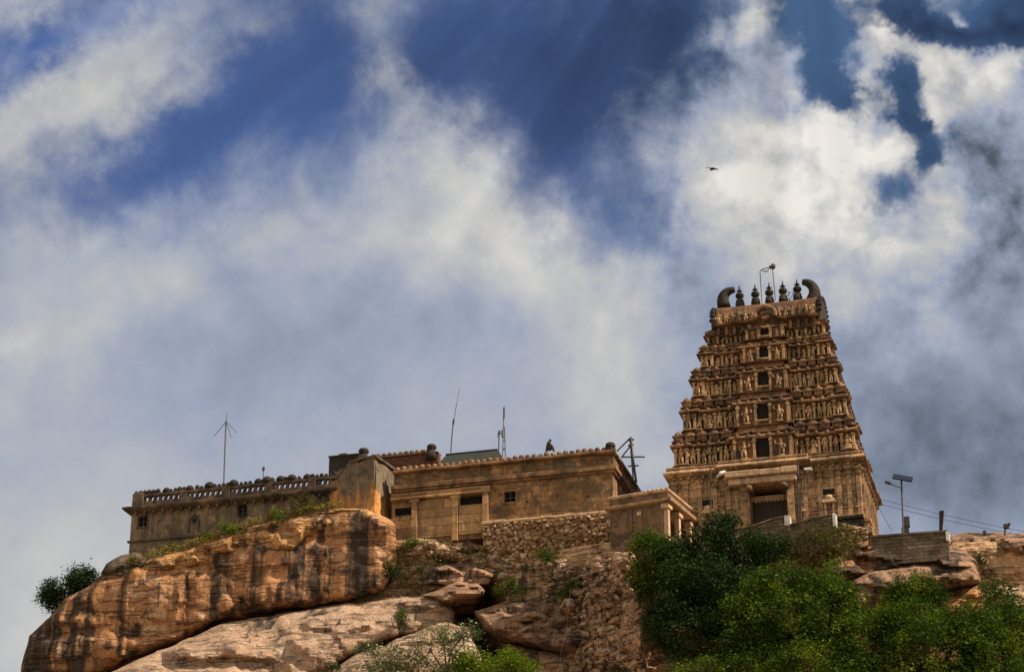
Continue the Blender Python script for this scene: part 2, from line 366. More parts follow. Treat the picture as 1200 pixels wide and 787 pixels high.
def leafmat(name, c0, c1, c2, trans=0.28):
    m, g, b = newmat(name, 0.65, 0.1)
    a = g.n.new('ShaderNodeAttribute'); a.attribute_name = 'tone'
    col = g.ramp(a.outputs['Fac'], [(0.0, c0), (0.5, c1), (1.0, c2)])
    g.l.new(col, b.inputs['Base Color'])
    t = g.n.new('ShaderNodeBsdfTranslucent'); g.l.new(g.mix(1.0, col, (1.2, 1.25, 0.5), 'MULTIPLY'), t.inputs[0])
    mx = g.n.new('ShaderNodeMixShader'); mx.inputs[0].default_value = trans
    g.l.new(b.outputs[0], mx.inputs[1]); g.l.new(t.outputs[0], mx.inputs[2]); g.l.new(mx.outputs[0], g.n['Material Output'].inputs[0])
    return m
M = {}
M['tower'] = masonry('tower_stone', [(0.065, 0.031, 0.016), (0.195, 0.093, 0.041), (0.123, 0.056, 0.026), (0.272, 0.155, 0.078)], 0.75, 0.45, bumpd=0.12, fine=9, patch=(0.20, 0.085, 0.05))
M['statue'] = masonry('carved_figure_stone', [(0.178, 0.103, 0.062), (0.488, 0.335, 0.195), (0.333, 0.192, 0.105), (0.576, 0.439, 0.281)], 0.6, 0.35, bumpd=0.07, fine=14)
M['ledge'] = masonry('weathered_ledge_stone', [(0.096, 0.058, 0.039), (0.255, 0.143, 0.078), (0.383, 0.239, 0.139)], 0.85, 0.5, bumpd=0.1, fine=9)
M['gate'] = masonry('pale_gate_stone', [(0.350, 0.207, 0.117), (0.544, 0.357, 0.196), (0.467, 0.272, 0.152), (0.603, 0.441, 0.277)], 0.6, 0.55, bumpd=0.10, course=(1.6, 0.5))
M['dark_stone'] = masonry('shade_blackened_stone', [(0.016, 0.014, 0.013), (0.036, 0.029, 0.025)], 0.5, 0.5, bumpd=0.05)  # moss-blackened stone taken darker still, the merlons' backlit shade in its colour
M['wing'] = masonry('grey_brown_plaster', [(0.11, 0.085, 0.06), (0.25, 0.185, 0.12), (0.17, 0.125, 0.085), (0.34, 0.25, 0.165)], 0.75, 0.7, bumpd=0.06)
M['wing_trim'] = masonry('mouldy_grey_trim', [(0.05, 0.038, 0.03), (0.13, 0.09, 0.065), (0.24, 0.17, 0.115)], 0.8, 0.5, bumpd=0.05)
M['hall'] = masonry('ochre_plaster', [(0.215, 0.116, 0.054), (0.488, 0.288, 0.135), (0.332, 0.172, 0.077), (0.586, 0.400, 0.226)], 0.9, 0.95, bumpd=0.08, course=(1.1, 0.36), cs=0.32, patch=(0.2, 0.15, 0.1))
M['hall_trim'] = masonry('ochre_brown_trim', [(0.105, 0.055, 0.032), (0.258, 0.144, 0.075), (0.355, 0.226, 0.127)], 0.8, 0.5, bumpd=0.05)
M['slab'] = masonry('ochre_stone_slabs', [(0.304, 0.168, 0.073), (0.441, 0.273, 0.138), (0.380, 0.217, 0.101)], 0.25, 0.3, bumpd=0.05, course=(2.3, 0.55))
M['red_roof'] = masonry('weathered_red_plaster', [(0.067, 0.027, 0.020), (0.126, 0.055, 0.037), (0.092, 0.042, 0.031)], 0.6, 0.4, bumpd=0.05)
M['green_roof'] = masonry('grey_green_roof_sheet', [(0.013, 0.017, 0.016), (0.030, 0.034, 0.029), (0.021, 0.024, 0.020)], 0.3, 0.4, bumpd=0.03)
M['pier'] = masonry('pier_plaster', [(0.34, 0.19, 0.07), (0.60, 0.36, 0.12), (0.45, 0.25, 0.09), (0.34, 0.25, 0.16)], 0.35, 0.75, bumpd=0.08)
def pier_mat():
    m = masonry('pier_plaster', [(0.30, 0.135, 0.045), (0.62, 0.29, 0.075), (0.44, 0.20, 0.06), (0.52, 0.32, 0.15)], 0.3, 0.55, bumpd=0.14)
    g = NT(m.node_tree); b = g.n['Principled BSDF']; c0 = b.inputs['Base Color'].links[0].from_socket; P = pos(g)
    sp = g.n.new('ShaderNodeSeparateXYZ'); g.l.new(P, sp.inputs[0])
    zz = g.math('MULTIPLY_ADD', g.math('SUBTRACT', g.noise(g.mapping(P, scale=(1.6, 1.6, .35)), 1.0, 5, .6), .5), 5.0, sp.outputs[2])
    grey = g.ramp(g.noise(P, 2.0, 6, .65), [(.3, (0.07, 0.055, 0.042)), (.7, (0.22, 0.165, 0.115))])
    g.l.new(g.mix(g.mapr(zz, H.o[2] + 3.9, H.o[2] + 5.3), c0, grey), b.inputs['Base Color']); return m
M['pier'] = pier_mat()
M['white'] = flat('white_paint', (0.72, 0.70, 0.66), 0.6)
M['pavilion'] = masonry('pavilion_plaster', [(0.096, 0.058, 0.038), (0.216, 0.133, 0.080), (0.160, 0.094, 0.057), (0.288, 0.187, 0.122)], 0.7, 0.6, bumpd=0.06)
M['pale_trim'] = masonry('pale_lime_trim', [(0.357, 0.226, 0.137), (0.527, 0.367, 0.238), (0.468, 0.312, 0.202)], 0.3, 0.3, bumpd=0.04)
M['block'] = masonry('grey_block_wall', [(0.105, 0.075, 0.055), (0.211, 0.157, 0.116), (0.155, 0.110, 0.077)], 0.4, 0.3, bumpd=0.1, course=(0.62, 0.21))
M['hole'] = flat('dark_interior', (0.012, 0.011, 0.011), 0.9)
M['door'] = flat('dark_brown_door_wood', (0.05, 0.028, 0.02), 0.6)
M['metal'] = flat('dark_steel', (0.035, 0.035, 0.037), 0.5, 0.5)
M['wood'] = flat('weathered_pole', (0.07, 0.055, 0.045), 0.8)
M['panel'] = flat('solar_cell_blue_black', (0.015, 0.018, 0.03), 0.25, 0.5)
M['cable'] = flat('black_cable', (0.03, 0.03, 0.03), 0.6)
M['rope'] = flat('pale_rope', (0.34, 0.3, 0.25), 0.9)
M['fur'] = flat('grey_brown_fur', (0.045, 0.038, 0.034), 0.9)
M['feather'] = flat('black_feathers', (0.015, 0.014, 0.015), 0.7)
M['bark'] = flat('brown_bark', (0.09, 0.06, 0.04), 0.9)
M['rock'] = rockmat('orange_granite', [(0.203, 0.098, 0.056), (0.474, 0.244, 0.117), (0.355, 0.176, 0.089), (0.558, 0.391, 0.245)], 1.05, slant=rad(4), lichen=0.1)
M['rock_cap'] = rockmat('sunny_orange_granite', [(0.285, 0.143, 0.065), (0.570, 0.326, 0.140), (0.456, 0.255, 0.119), (0.589, 0.428, 0.259)], 0.3)  # lighter copy of the orange granite, the lip's sunlight put into its colour
M['rock_pale'] = rockmat('pale_granite', [(0.238, 0.140, 0.095), (0.458, 0.326, 0.236), (0.386, 0.252, 0.175), (0.531, 0.420, 0.321)], 0.05, slant=rad(35))
M['rock_grey'] = rockmat('grey_brown_granite', [(0.131, 0.079, 0.054), (0.337, 0.211, 0.141), (0.252, 0.150, 0.096), (0.411, 0.282, 0.190)], 0.45)
M['rock_dark'] = rockmat('shade_dark_lichen_granite', [(0.06, 0.048, 0.038), (0.13, 0.10, 0.075), (0.19, 0.14, 0.10)], 0.4)
M['hill'] = rockmat('stony_hillside_earth', [(0.288, 0.168, 0.096), (0.624, 0.408, 0.246), (0.456, 0.282, 0.168), (0.696, 0.504, 0.336)], 0.15, lichen=0.35, grain=1.6)
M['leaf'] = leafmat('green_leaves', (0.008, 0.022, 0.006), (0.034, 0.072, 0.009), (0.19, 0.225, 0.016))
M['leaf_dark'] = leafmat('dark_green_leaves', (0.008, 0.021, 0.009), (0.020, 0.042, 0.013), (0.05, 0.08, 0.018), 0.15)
M['leaf_lime'] = leafmat('lime_leaves', (0.03, 0.065, 0.008), (0.09, 0.15, 0.012), (0.19, 0.24, 0.025))
M['leaf_brown'] = leafmat('olive_brown_twigs', (0.03, 0.03, 0.012), (0.075, 0.07, 0.025), (0.13, 0.12, 0.035))
M['leaf_grey'] = leafmat('grey_green_leaves', (0.03, 0.05, 0.025), (0.08, 0.11, 0.05), (0.2, 0.23, 0.13))
M['flower'] = flat('white_blossom', (0.62, 0.62, 0.52), 0.8)
M['dry'] = leafmat('dry_grass_blades', (0.12, 0.09, 0.03), (0.24, 0.18, 0.06), (0.20, 0.22, 0.05))

# ------------------------------------------------------------------ ground and hill
gm, gg, gb = newmat('dry_grassland'); gp = pos(gg)
gg.l.new(gg.ramp(gg.noise(gp, 0.05, 6), [(0.35, (0.07, 0.09, 0.03)), (0.65, (0.2, 0.15, 0.08))]), gb.inputs['Base Color'])
mb = MB(); N = 24; S = 3000
for j in range(N + 1):
    for i in range(N + 1): mb.v.append((-S + 2 * S * i / N, -S + 2 * S * j / N, 0))
mb.f = [(j * (N + 1) + i, j * (N + 1) + i + 1, (j + 1) * (N + 1) + i + 1, (j + 1) * (N + 1) + i) for j in range(N) for i in range(N)]
tag(link('ground', mb.mesh('ground', gm)), kind='structure')

HX = [-700, -200, 0, 40, 80, 120, 160, 250, 385, 462, 520, 570, 640, 715, 830, 960, 1020, 1110, 1200, 1500, 2000]
HT = [1100, 960, 860, 790, 735, 702, 672, 652, 622, 622, 632, 640, 646, 634, 640, 640, 648, 636, 634, 640, 760]     # photo row of the hill's brow
HD = [150, 146, 144, 143.6, 143, 142.5, 141.5, 140, 138.2, 136.6, 135.5, 134.6, 133.0, 130.2, 128.8, 128.6, 128.2, 127.6, 126.8, 122, 116]
def brow(px): return np.interp(px, HX, HT), np.interp(px, HX, HD)
HB = 860.0
def hill_depth(px, py):
    t, d = brow(px); k = np.clip((py - t) / (HB - t + 1e-6), 0, 1.3)
    return d - 4.5 * k ** 0.9 + 6.0 * np.exp(-((px - 560) / 26.0) ** 4 - ((py - 748) / 56.0) ** 4)
def hill():
    xs = np.arange(-700, 2001, 6.0); rows = []
    t, d = brow(xs)
    # behind the brow: the flat top, then down the far side
    top = np.array([at(x, y, q) for x, y, q in zip(xs, t, d)])
    for back, drop in ((160, 60), (110, 42), (70, 9), (30, 0.6), (8, 0.3)):
        q = top.copy(); q[:, 1] += back; q[:, 2] = np.maximum(q[:, 2] - drop, -1); rows.append(q)
    K = 70
    for k in range(K + 1):
        py = t + (np.maximum(HB, t + 20) - t) * k / K
        dd = d - 4.5 * (k / K) ** 0.9 + 6.0 * np.exp(-((xs - 560) / 26.0) ** 4 - ((py - 748) / 56.0) ** 4)
        q = np.array([at(x, y, w) for x, y, w in zip(xs, py, dd)])
        n = fbm(q * 0.35, 5, 3) * 0.55 + ridge(q * np.array([.5, .5, .9]), 4, 9) * 0.22 + fbm(q * 1.6, 3, 5) * 0.12
        q[:, 1] -= n * min(1, k / 6 + .15); q[:, 2] += 0.25 * n * min(1, k / 6)
        rows.append(q)
    last = rows[-1]
    for s in (0.25, 0.5, 0.75, 1.0):
        q = last.copy(); e = 1 - s
        q[:, 2] = last[:, 2] * e ** 1.3 - (0.5 if s == 1 else 0); q[:, 1] = last[:, 1] - (last[:, 1] - 62) * s
        q[:, 0] = last[:, 0] * (1 + 0.25 * s); q[:, 2] += fbm(q * 0.2, 4, 2) * 1.2 * e; rows.append(q)
    n = len(xs); mb = MB(); mb.v = [tuple(p) for r in rows for p in r]
    mb.f = [(j * n + i, (j + 1) * n + i, (j + 1) * n + i + 1, j * n + i + 1) for j in range(len(rows) - 1) for i in range(n - 1)]
    tag(link('hill', mb.mesh('hill', M['hill'])), kind='structure')
hill()

def roughen(poly, amp, step, seed):
    out = []; n = len(poly)
    for i in range(n):
        a = np.array(poly[i], float); b = np.array(poly[(i + 1) % n], float); L = np.linalg.norm(b - a); m = max(1, int(L / step))
        for k in range(m): out.append(a + (b - a) * k / m)
    out = np.array(out); s = np.arange(len(out))
    P = np.c_[out * 0.06, np.full(len(out), seed * 3.1)]
    out[:, 0] += fbm(P, 3, seed) * amp; out[:, 1] += fbm(P + 40, 3, seed + 5) * amp
    return out
def rock(name, label, poly, d0, kx, ky, bulge, rim, mat, seed, step=2.6, n_amp=0.35, flute=0.0, strata=0.15, edge=2.0, back=3.0, cat='boulder', group=None, smooth=False, facet=.45, fcell=2.0):
    """a boulder with its outline at distance d0, leaning by kx, ky per photo pixel, swelling towards the viewer by bulge metres"""
    pl = roughen(poly, edge, 5, seed); x0, y0 = pl.min(0) - 2 * step; x1, y1 = pl.max(0) + 2 * step
    xs = np.arange(x0, x1, step); ys = np.arange(y0, y1, step); X, Y = np.meshgrid(xs, ys)
    P = np.c_[X.ravel(), Y.ravel()]
    A = pl; Bp = np.roll(pl, -1, 0)
    best = np.full(len(P), 1e9); near = np.zeros_like(P); ins = np.zeros(len(P), bool)
    for a, b in zip(A, Bp):
        e = b - a; t = np.clip(((P - a) @ e) / (e @ e + 1e-9), 0, 1); c = a + t[:, None] * e
        q = np.hypot(*(P - c).T); m = q < best; best[m] = q[m]; near[m] = c[m]
        cross = (a[1] > P[:, 1]) != (b[1] > P[:, 1])
        xi = a[0] + (P[:, 1] - a[1]) / (b[1] - a[1] + 1e-12) * e[0]
        ins ^= cross & (P[:, 0] < xi)
    s = np.where(ins, best, 0); Q = np.where(ins[:, None], P, near)
    cx, cy = pl.mean(0)
    dep = d0 + (Q[:, 0] - cx) * kx + (Q[:, 1] - cy) * ky
    g = np.sqrt(np.clip(1 - (1 - np.clip(s / rim, 0, 1)) ** 2, 0, 1))
    W = CAM + (F_ + np.outer((Q[:, 0] - 600) / FPX, R_) + np.outer((393.5 - Q[:, 1]) / FPX, U_)) * dep[:, None]
    n = fbm(W * 0.4, 4, seed) * n_amp + ridge(W * np.array([.9, .9, .9]), 4, seed + 20) * n_amp * 0.3 + fbm(W * 2.2, 3, seed + 8) * n_amp * 0.16
    if flute: n = n + ridge(W * np.array([.9, .9, .10]), 2, seed + 31) * flute
    if strata:
        zz = W[:, 2] + 0.12 * W[:, 0] + fbm(W * 0.3, 3, seed + 3) * 0.8
        n = n + strata * np.tanh(4 * vnoise(np.c_[zz * 0.9, W[:, 0] * .05, W[:, 1] * .05], seed + 4))
    if facet:      # broad fracture planes
        q2 = np.c_[W[:, 0], (W[:, 2] + .25 * W[:, 0]) * 1.5] + np.c_[fbm(W * .8, 3, seed + 50), fbm(W * .8, 3, seed + 60)] * .5
        for lev, (fc, fa) in enumerate(((fcell, facet), (fcell * .42, facet * .38))):
            rf_ = np.random.RandomState(seed + lev); lo, hi = q2.min(0) - fc, q2.max(0) + fc
            gx_, gy_ = np.meshgrid(np.arange(lo[0], hi[0], fc), np.arange(lo[1], hi[1], fc)); S2 = np.c_[gx_.ravel(), gy_.ravel()] + rf_.uniform(-.48, .48, (gx_.size, 2)) * fc
            D2 = np.stack([((q2 - c_) ** 2).sum(1) for c_ in S2], 1) if len(S2) * len(q2) < 6e7 else None
            if D2 is None: continue
            o2_ = np.argpartition(D2, 1, 1)[:, :2]; r_ = np.arange(len(q2)); sw = D2[r_, o2_[:, 0]] > D2[r_, o2_[:, 1]]; o2_[sw] = o2_[sw][:, ::-1]
            tl = rf_.normal(0, .55, (len(S2), 2)); hh_ = rf_.normal(0, .5, len(S2)); f_ = []
            for k_ in (0, 1): dd_ = q2 - S2[o2_[:, k_]]; f_.append(np.clip(hh_[o2_[:, k_]] + (tl[o2_[:, k_]] * dd_).sum(1) / fc * 1.4, -1.3, 1.3))
            e_ = np.clip((np.sqrt(D2[r_, o2_[:, 1]]) - np.sqrt(D2[r_, o2_[:, 0]])) / (fc * .16), 0, 1)
            n = n + fa * (f_[0] * (.5 + .5 * e_) + f_[1] * (.5 - .5 * e_)) - fa * .35 * (1 - e_)
    off = bulge * g + n * np.clip(s / 8, 0.12, 1)
    W = CAM + (F_ + np.outer((Q[:, 0] - 600) / FPX, R_) + np.outer((393.5 - Q[:, 1]) / FPX, U_)) * (dep - off)[:, None]
    nx = len(xs); ny = len(ys); idx = np.arange(len(P)).reshape(ny, nx); I = ins.reshape(ny, nx)
    keep = I[:-1, :-1] | I[1:, :-1] | I[:-1, 1:] | I[1:, 1:]
    fs = np.stack([idx[:-1, :-1], idx[1:, :-1], idx[1:, 1:], idx[:-1, 1:]], -1)[keep]
    used = np.unique(fs); remap = -np.ones(len(P), int); remap[used] = np.arange(len(used)); fs = remap[fs]; V = W[used]
    ed = {}
    for f in fs:
        for k in range(4):
            a, b = int(f[k]), int(f[(k + 1) % 4])
            if (b, a) in ed: del ed[(b, a)]
            else: ed[(a, b)] = 1
    mb = MB(); mb.v = [tuple(p) for p in V]; mb.f = [tuple(map(int, f)) for f in fs]
    c = V.mean(0) + np.array([0, back * 1.3, -0.3]); ci = None; bm = {}
    for (a, b) in ed:
        for q in (a, b):
            if q not in bm:
                p = V[q] * 0.93 + c * 0.07; bm[q] = len(mb.v); mb.v.append((p[0], V[q][1] + back, p[2]))
    ci = len(mb.v); mb.v.append(tuple(c))
    for (a, b) in ed: mb.f.append((b, a, bm[a], bm[b])); mb.f.append((bm[b], bm[a], ci))
    base = (float(V[:, 0].mean()), float(V[:, 1].mean()), float(V[:, 2].min()))
    me = mb.mesh(name, M[mat], base, True)
    if not smooth:
        try: me.set_sharp_from_angle(angle=rad(38))
        except Exception: pass
    o = link(name, me, None, base); BASE[o.name] = base
    return tag(o, label, cat, group)

rock('cliff_face', 'huge orange granite cliff with black water streaks below the left wing', [(22, 812), (27, 770), (34, 745), (58, 722), (72, 700), (96, 690), (128, 670), (160, 660), (185, 651), (222, 640), (262, 628), (305, 613), (350, 602), (395, 595), (425, 593), (449, 600), (464, 612), (470, 640), (468, 664), (452, 692), (410, 704), (330, 716), (262, 727), (205, 752), (150, 774), (110, 792), (70, 812)],
     138.0, -0.012, -0.022, 1.5, 12, 'rock', 11, n_amp=0.22, flute=0.2, strata=0.2, back=4, cat='cliff', facet=.3, fcell=5.0)
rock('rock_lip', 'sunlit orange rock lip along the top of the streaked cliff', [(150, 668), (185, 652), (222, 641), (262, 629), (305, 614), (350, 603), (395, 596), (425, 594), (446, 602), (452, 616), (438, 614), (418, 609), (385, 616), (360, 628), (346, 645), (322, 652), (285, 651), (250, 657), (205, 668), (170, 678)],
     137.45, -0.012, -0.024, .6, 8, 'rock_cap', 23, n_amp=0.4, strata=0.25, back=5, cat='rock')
rock('rock_slab', 'long pale granite slab sloping below the streaked cliff', [(52, 830), (110, 795), (150, 778), (205, 755), (262, 730), (330, 718), (410, 706), (470, 698), (520, 696), (533, 716), (530, 738), (500, 742), (450, 752), (400, 778), (360, 830)],
     133.0, -0.012, -0.05, 2.4, 34, 'rock_pale', 37, n_amp=0.4, strata=0.45, back=4, cat='rock slab', facet=.3, fcell=3.5)
rock('rock_slab', 'grey-tan slab sloping down behind the white-flowered shrub', [(330, 835), (375, 790), (420, 765), (480, 742), (520, 728), (550, 736), (566, 770), (572, 835)],
     128.5, -0.012, -0.05, 1.8, 26, 'rock_pale', 41, n_amp=0.4, strata=0.2, back=4, cat='rock slab')
rock('boulder', 'reddish-brown boulder under the hall beside the orange pier', [(455, 640), (468, 618), (500, 609), (530, 607), (560, 618), (572, 645), (540, 660), (490, 655)], 136.4, -0.01, -0.03, .8, 8, 'rock_grey', 51, n_amp=0.3, back=2, facet=.5, fcell=1.5)
rock('boulder', 'flat tan boulder lit on top, above the dark cleft', [(494, 684), (505, 664), (530, 658), (552, 657), (568, 664), (582, 674), (572, 683), (545, 690)], 134.1, -0.01, -0.05, 1.1, 6, 'rock_grey', 53, n_amp=0.25, back=3, facet=.55, fcell=1.6)
rock('boulder', 'pale overhanging rock shaped like a beak over the dark cleft', [(496, 696), (515, 690), (540, 680), (560, 683), (569, 693), (560, 699), (540, 702), (520, 708)], 132.6, -0.01, -0.05, 1.2, 5, 'rock_grey', 57, n_amp=0.2, back=3, facet=.45, fcell=1.4)
rock('boulder', 'dark shadowed rock inside the cleft', [(526, 700), (560, 694), (590, 706), (596, 740), (590, 800), (545, 800), (530, 750)], 137.0, 0, -0.02, 0.4, 10, 'rock_dark', 59, n_amp=0.3, back=2)  # the cleft's shade is put into this rock's dark colour
rock('boulder', 'broad grey-brown block right of the dark cleft', [(556, 718), (590, 706), (625, 700), (672, 702), (690, 716), (694, 745), (680, 766), (640, 762), (604, 752), (570, 740)], 131.0, -0.01, -0.035, 1.3, 8, 'rock_grey', 61, n_amp=0.35, strata=0.35, back=4, facet=.6, fcell=1.9)
rock('boulder', 'low grey block at the foot of the rope', [(590, 772), (620, 758), (655, 762), (670, 775), (668, 820), (590, 820)], 129.3, -0.01, -0.03, 1.2, 7, 'rock_grey', 67, n_amp=0.3, back=4, facet=.55, fcell=1.7)
rock('boulder', 'small rounded stone perched where the rope hangs', [(655, 712), (662, 701), (672, 701), (676, 711), (668, 717)], 129.0, 0, 0, 0.5, 6, 'rock_pale', 69, step=1.5, n_amp=0.1, edge=.7, back=1)
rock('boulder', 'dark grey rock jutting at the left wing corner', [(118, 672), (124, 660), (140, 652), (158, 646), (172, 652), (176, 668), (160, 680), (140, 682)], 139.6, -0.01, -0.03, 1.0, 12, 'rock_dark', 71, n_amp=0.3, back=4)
rock('boulder', 'reddish rounded rock under the low block wall', [(950, 668), (985, 648), (1030, 637), (1080, 632), (1120, 632), (1100, 655), (1040, 668), (980, 680)], 125.8, -0.008, -0.06, 1.0, 10, 'rock', 73, n_amp=0.25, back=4)
rock('boulder', 'large tan boulder with sunlit top right of the tower', [(982, 690), (996, 672), (1030, 660), (1070, 650), (1110, 640), (1132, 642), (1144, 656), (1150, 680), (1120, 690), (1080, 694), (1050, 712), (1000, 720)], 125.6, -0.008, -0.05, 2.2, 22, 'rock_grey', 79, n_amp=0.5, strata=0.4, back=5)
rock('boulder', 'small reddish slab below the large tan boulder', [(1085, 706), (1110, 690), (1146, 684), (1156, 700), (1150, 716), (1095, 722)], 124.4, -0.008, -0.05, 1.0, 14, 'rock', 83, n_amp=0.25, back=4)
rock('rock_ridge', 'dark brown rock ridge at the right edge carrying the floodlight', [(1108, 640), (1112, 627), (1130, 624), (1165, 623), (1210, 626), (1270, 628), (1330, 650), (1330, 760), (1200, 740), (1160, 700), (1140, 660)], 127.2, -0.008, -0.03, 2.0, 22, 'rock_grey', 89, n_amp=0.6, strata=0.35, back=6, cat='rock')
rock('rock_slab', 'grey ledge below the ridge at the right edge', [(1150, 700), (1172, 686), (1210, 690), (1270, 700), (1270, 730), (1180, 720)], 124.0, -0.008, -0.04, 1.2, 12, 'rock_pale', 97, n_amp=0.25, back=4, cat='rock slab')
rock('boulder', 'half-hidden grey rock under the big trees', [(800, 800), (815, 762), (850, 748), (885, 752), (905, 775), (905, 815)], 121.5, 0, -0.04, 1.5, 18, 'rock_grey', 101, n_amp=0.3, back=4)

# ------------------------------------------------------------------ walls with openings
def wall_open(mb, u0, u1, z0, z1, v0, v1, holes):
    us = sorted({u0, u1, *[h[0] for h in holes], *[h[1] for h in holes]}); zs = sorted({z0, z1, *[h[2] for h in holes], *[h[3] for h in holes]})
    for a, b in zip(us, us[1:]):
        run = None
        for c, d in zip(zs, zs[1:]):
            cut = any(h[0] <= (a + b) / 2 <= h[1] and h[2] <= (c + d) / 2 <= h[3] for h in holes)
            if cut:
                if run: mb.box((a, v0, run[0]), (b, v1, run[1])); run = None
            else: run = (run[0] if run else c, d)
        if run: mb.box((a, v0, run[0]), (b, v1, run[1]))
def window(parent, u0, u1, z0, z1, v, frame_mat, bars=(2, 2), fw=0.07):
    mb = MB(); d = 0.3
    mb.box((u0 - .02, v + d, z0 - .02), (u1 + .02, v + d + .04, z1 + .02)); w = part('window', mb, M['hole'], parent)
    f = MB()
    f.box((u0 - fw, v - .05, z0 - fw), (u0 + .005, v + .06, z1 + fw)); f.box((u1 - .005, v - .05, z0 - fw), (u1 + fw, v + .06, z1 + fw))
    f.box((u0 + .005, v - .05, z1), (u1 - .005, v + .06, z1 + fw)); f.box((u0 + .005, v - .09, z0 - fw), (u1 - .005, v + .08, z0))
    part('frame', f, frame_mat, w, root=parent)
    if bars:
        g = MB()
        for i in range(1, bars[0]): x = u0 + (u1 - u0) * i / bars[0]; g.box((x - .025, v + .14, z0), (x + .025, v + .18, z1))
        for i in range(1, bars[1]): z = z0 + (z1 - z0) * i / bars[1]; g.box((u0, v + .185, z - .02), (u1, v + .215, z + .02))
        part('bars', g, M['metal'], w, root=parent)
    return w

# ------------------------------------------------------------------ gopuram
UC = 0.12
def foot(W, vf, vb, cb, pc, s, cw, off):
    p = [(-W, vf), (-W + cw, vf), (-W + cw, vf + s), (-cb, vf + s), (-cb, vf - pc), (cb, vf - pc), (cb, vf + s), (W - cw, vf + s), (W - cw, vf), (W, vf),
         (W, vf + cw), (W - s, vf + cw), (W - s, vb - cw), (W, vb - cw), (W, vb), (-W, vb), (-W, vb - cw), (-W + s, vb - cw), (-W + s, vf + cw), (-W, vf + cw)]
    out = []; n = len(p)
    for i in range(n):
        a, b, c = p[i - 1], p[i], p[(i + 1) % n]
        def nrm(q, r):
            dx, dy = r[0] - q[0], r[1] - q[1]; L = math.hypot(dx, dy); return (dy / L, -dx / L)
        n1, n2 = nrm(a, b), nrm(b, c)
        out.append((b[0] + UC + off * (n1[0] + n2[0]), b[1] + off * (n1[1] + n2[1])))
    return out
def statue_mesh(k):
    mb = MB(); rnd = random.Random(k)
    sway = (-.03, .03, 0, .02, -.02)[k % 5]
    if k % 5 == 2:      # seated, legs crossed, on a pedestal
        mb.box((-.2, -.12, 0), (.2, .12, .16)); mb.ell((0, -.02, .24), (.23, .14, .09)); mb.ell((0, 0, .46), (.13, .1, .2)); h = .74
    else:
        mb.box((-.17, -.11, 0), (.17, .11, .06))
        for s in (-1, 1): mb.tube([(s * .075, 0, .05), (s * .08 + sway, -.02, .25), (s * .06 + sway, 0, .46)], [.05, .055, .075], n=6)
        mb.ell((sway, 0, .47), (.13, .1, .1)); mb.ell((0, 0, .62), (.12, .095, .17)); h = .83
    mb.ell((0, -.01, h), (.072, .075, .09)); mb.lathe((0, 0, h + .06), [(.075, 0), (.06, .05), (.035, .1), (.012, .15)], 7)
    arms = [[(-.12, 0, h - .12), (-.22, -.04, h - .24), (-.16, -.1, h - .36)], [(.12, 0, h - .12), (.24, -.03, h - .18), (.22, -.1, h - .02)],
            [(-.12, .0, h - .12), (-.25, -.02, h - .1), (-.26, -.06, h + .06)], [(.12, 0, h - .12), (.2, -.04, h - .3), (.14, -.08, h - .4)]]
    for a in ([0, 1], [2, 3], [0, 3], [1, 2], [0, 1])[k % 5]: mb.tube(arms[a], [.045, .04, .035], n=5)
    if k % 2 == 0: mb.lathe((0, .09, h), [(.17, -.16), (.19, 0), (.15, .14), (.03, .2)], 8, 1, .25)
    return mb.mesh('statue', M['statue'], smooth=True)
STAT = [statue_mesh(k) for k in range(5)]
def put_statue(parent, base, k, u, v, z, h, rz=0.0, wide=1.0):
    o = link('statue', STAT[k % 5], parent, (u - base[0], v - base[1], z - base[2]), rz); o.scale = (h * wide, h, h); return o

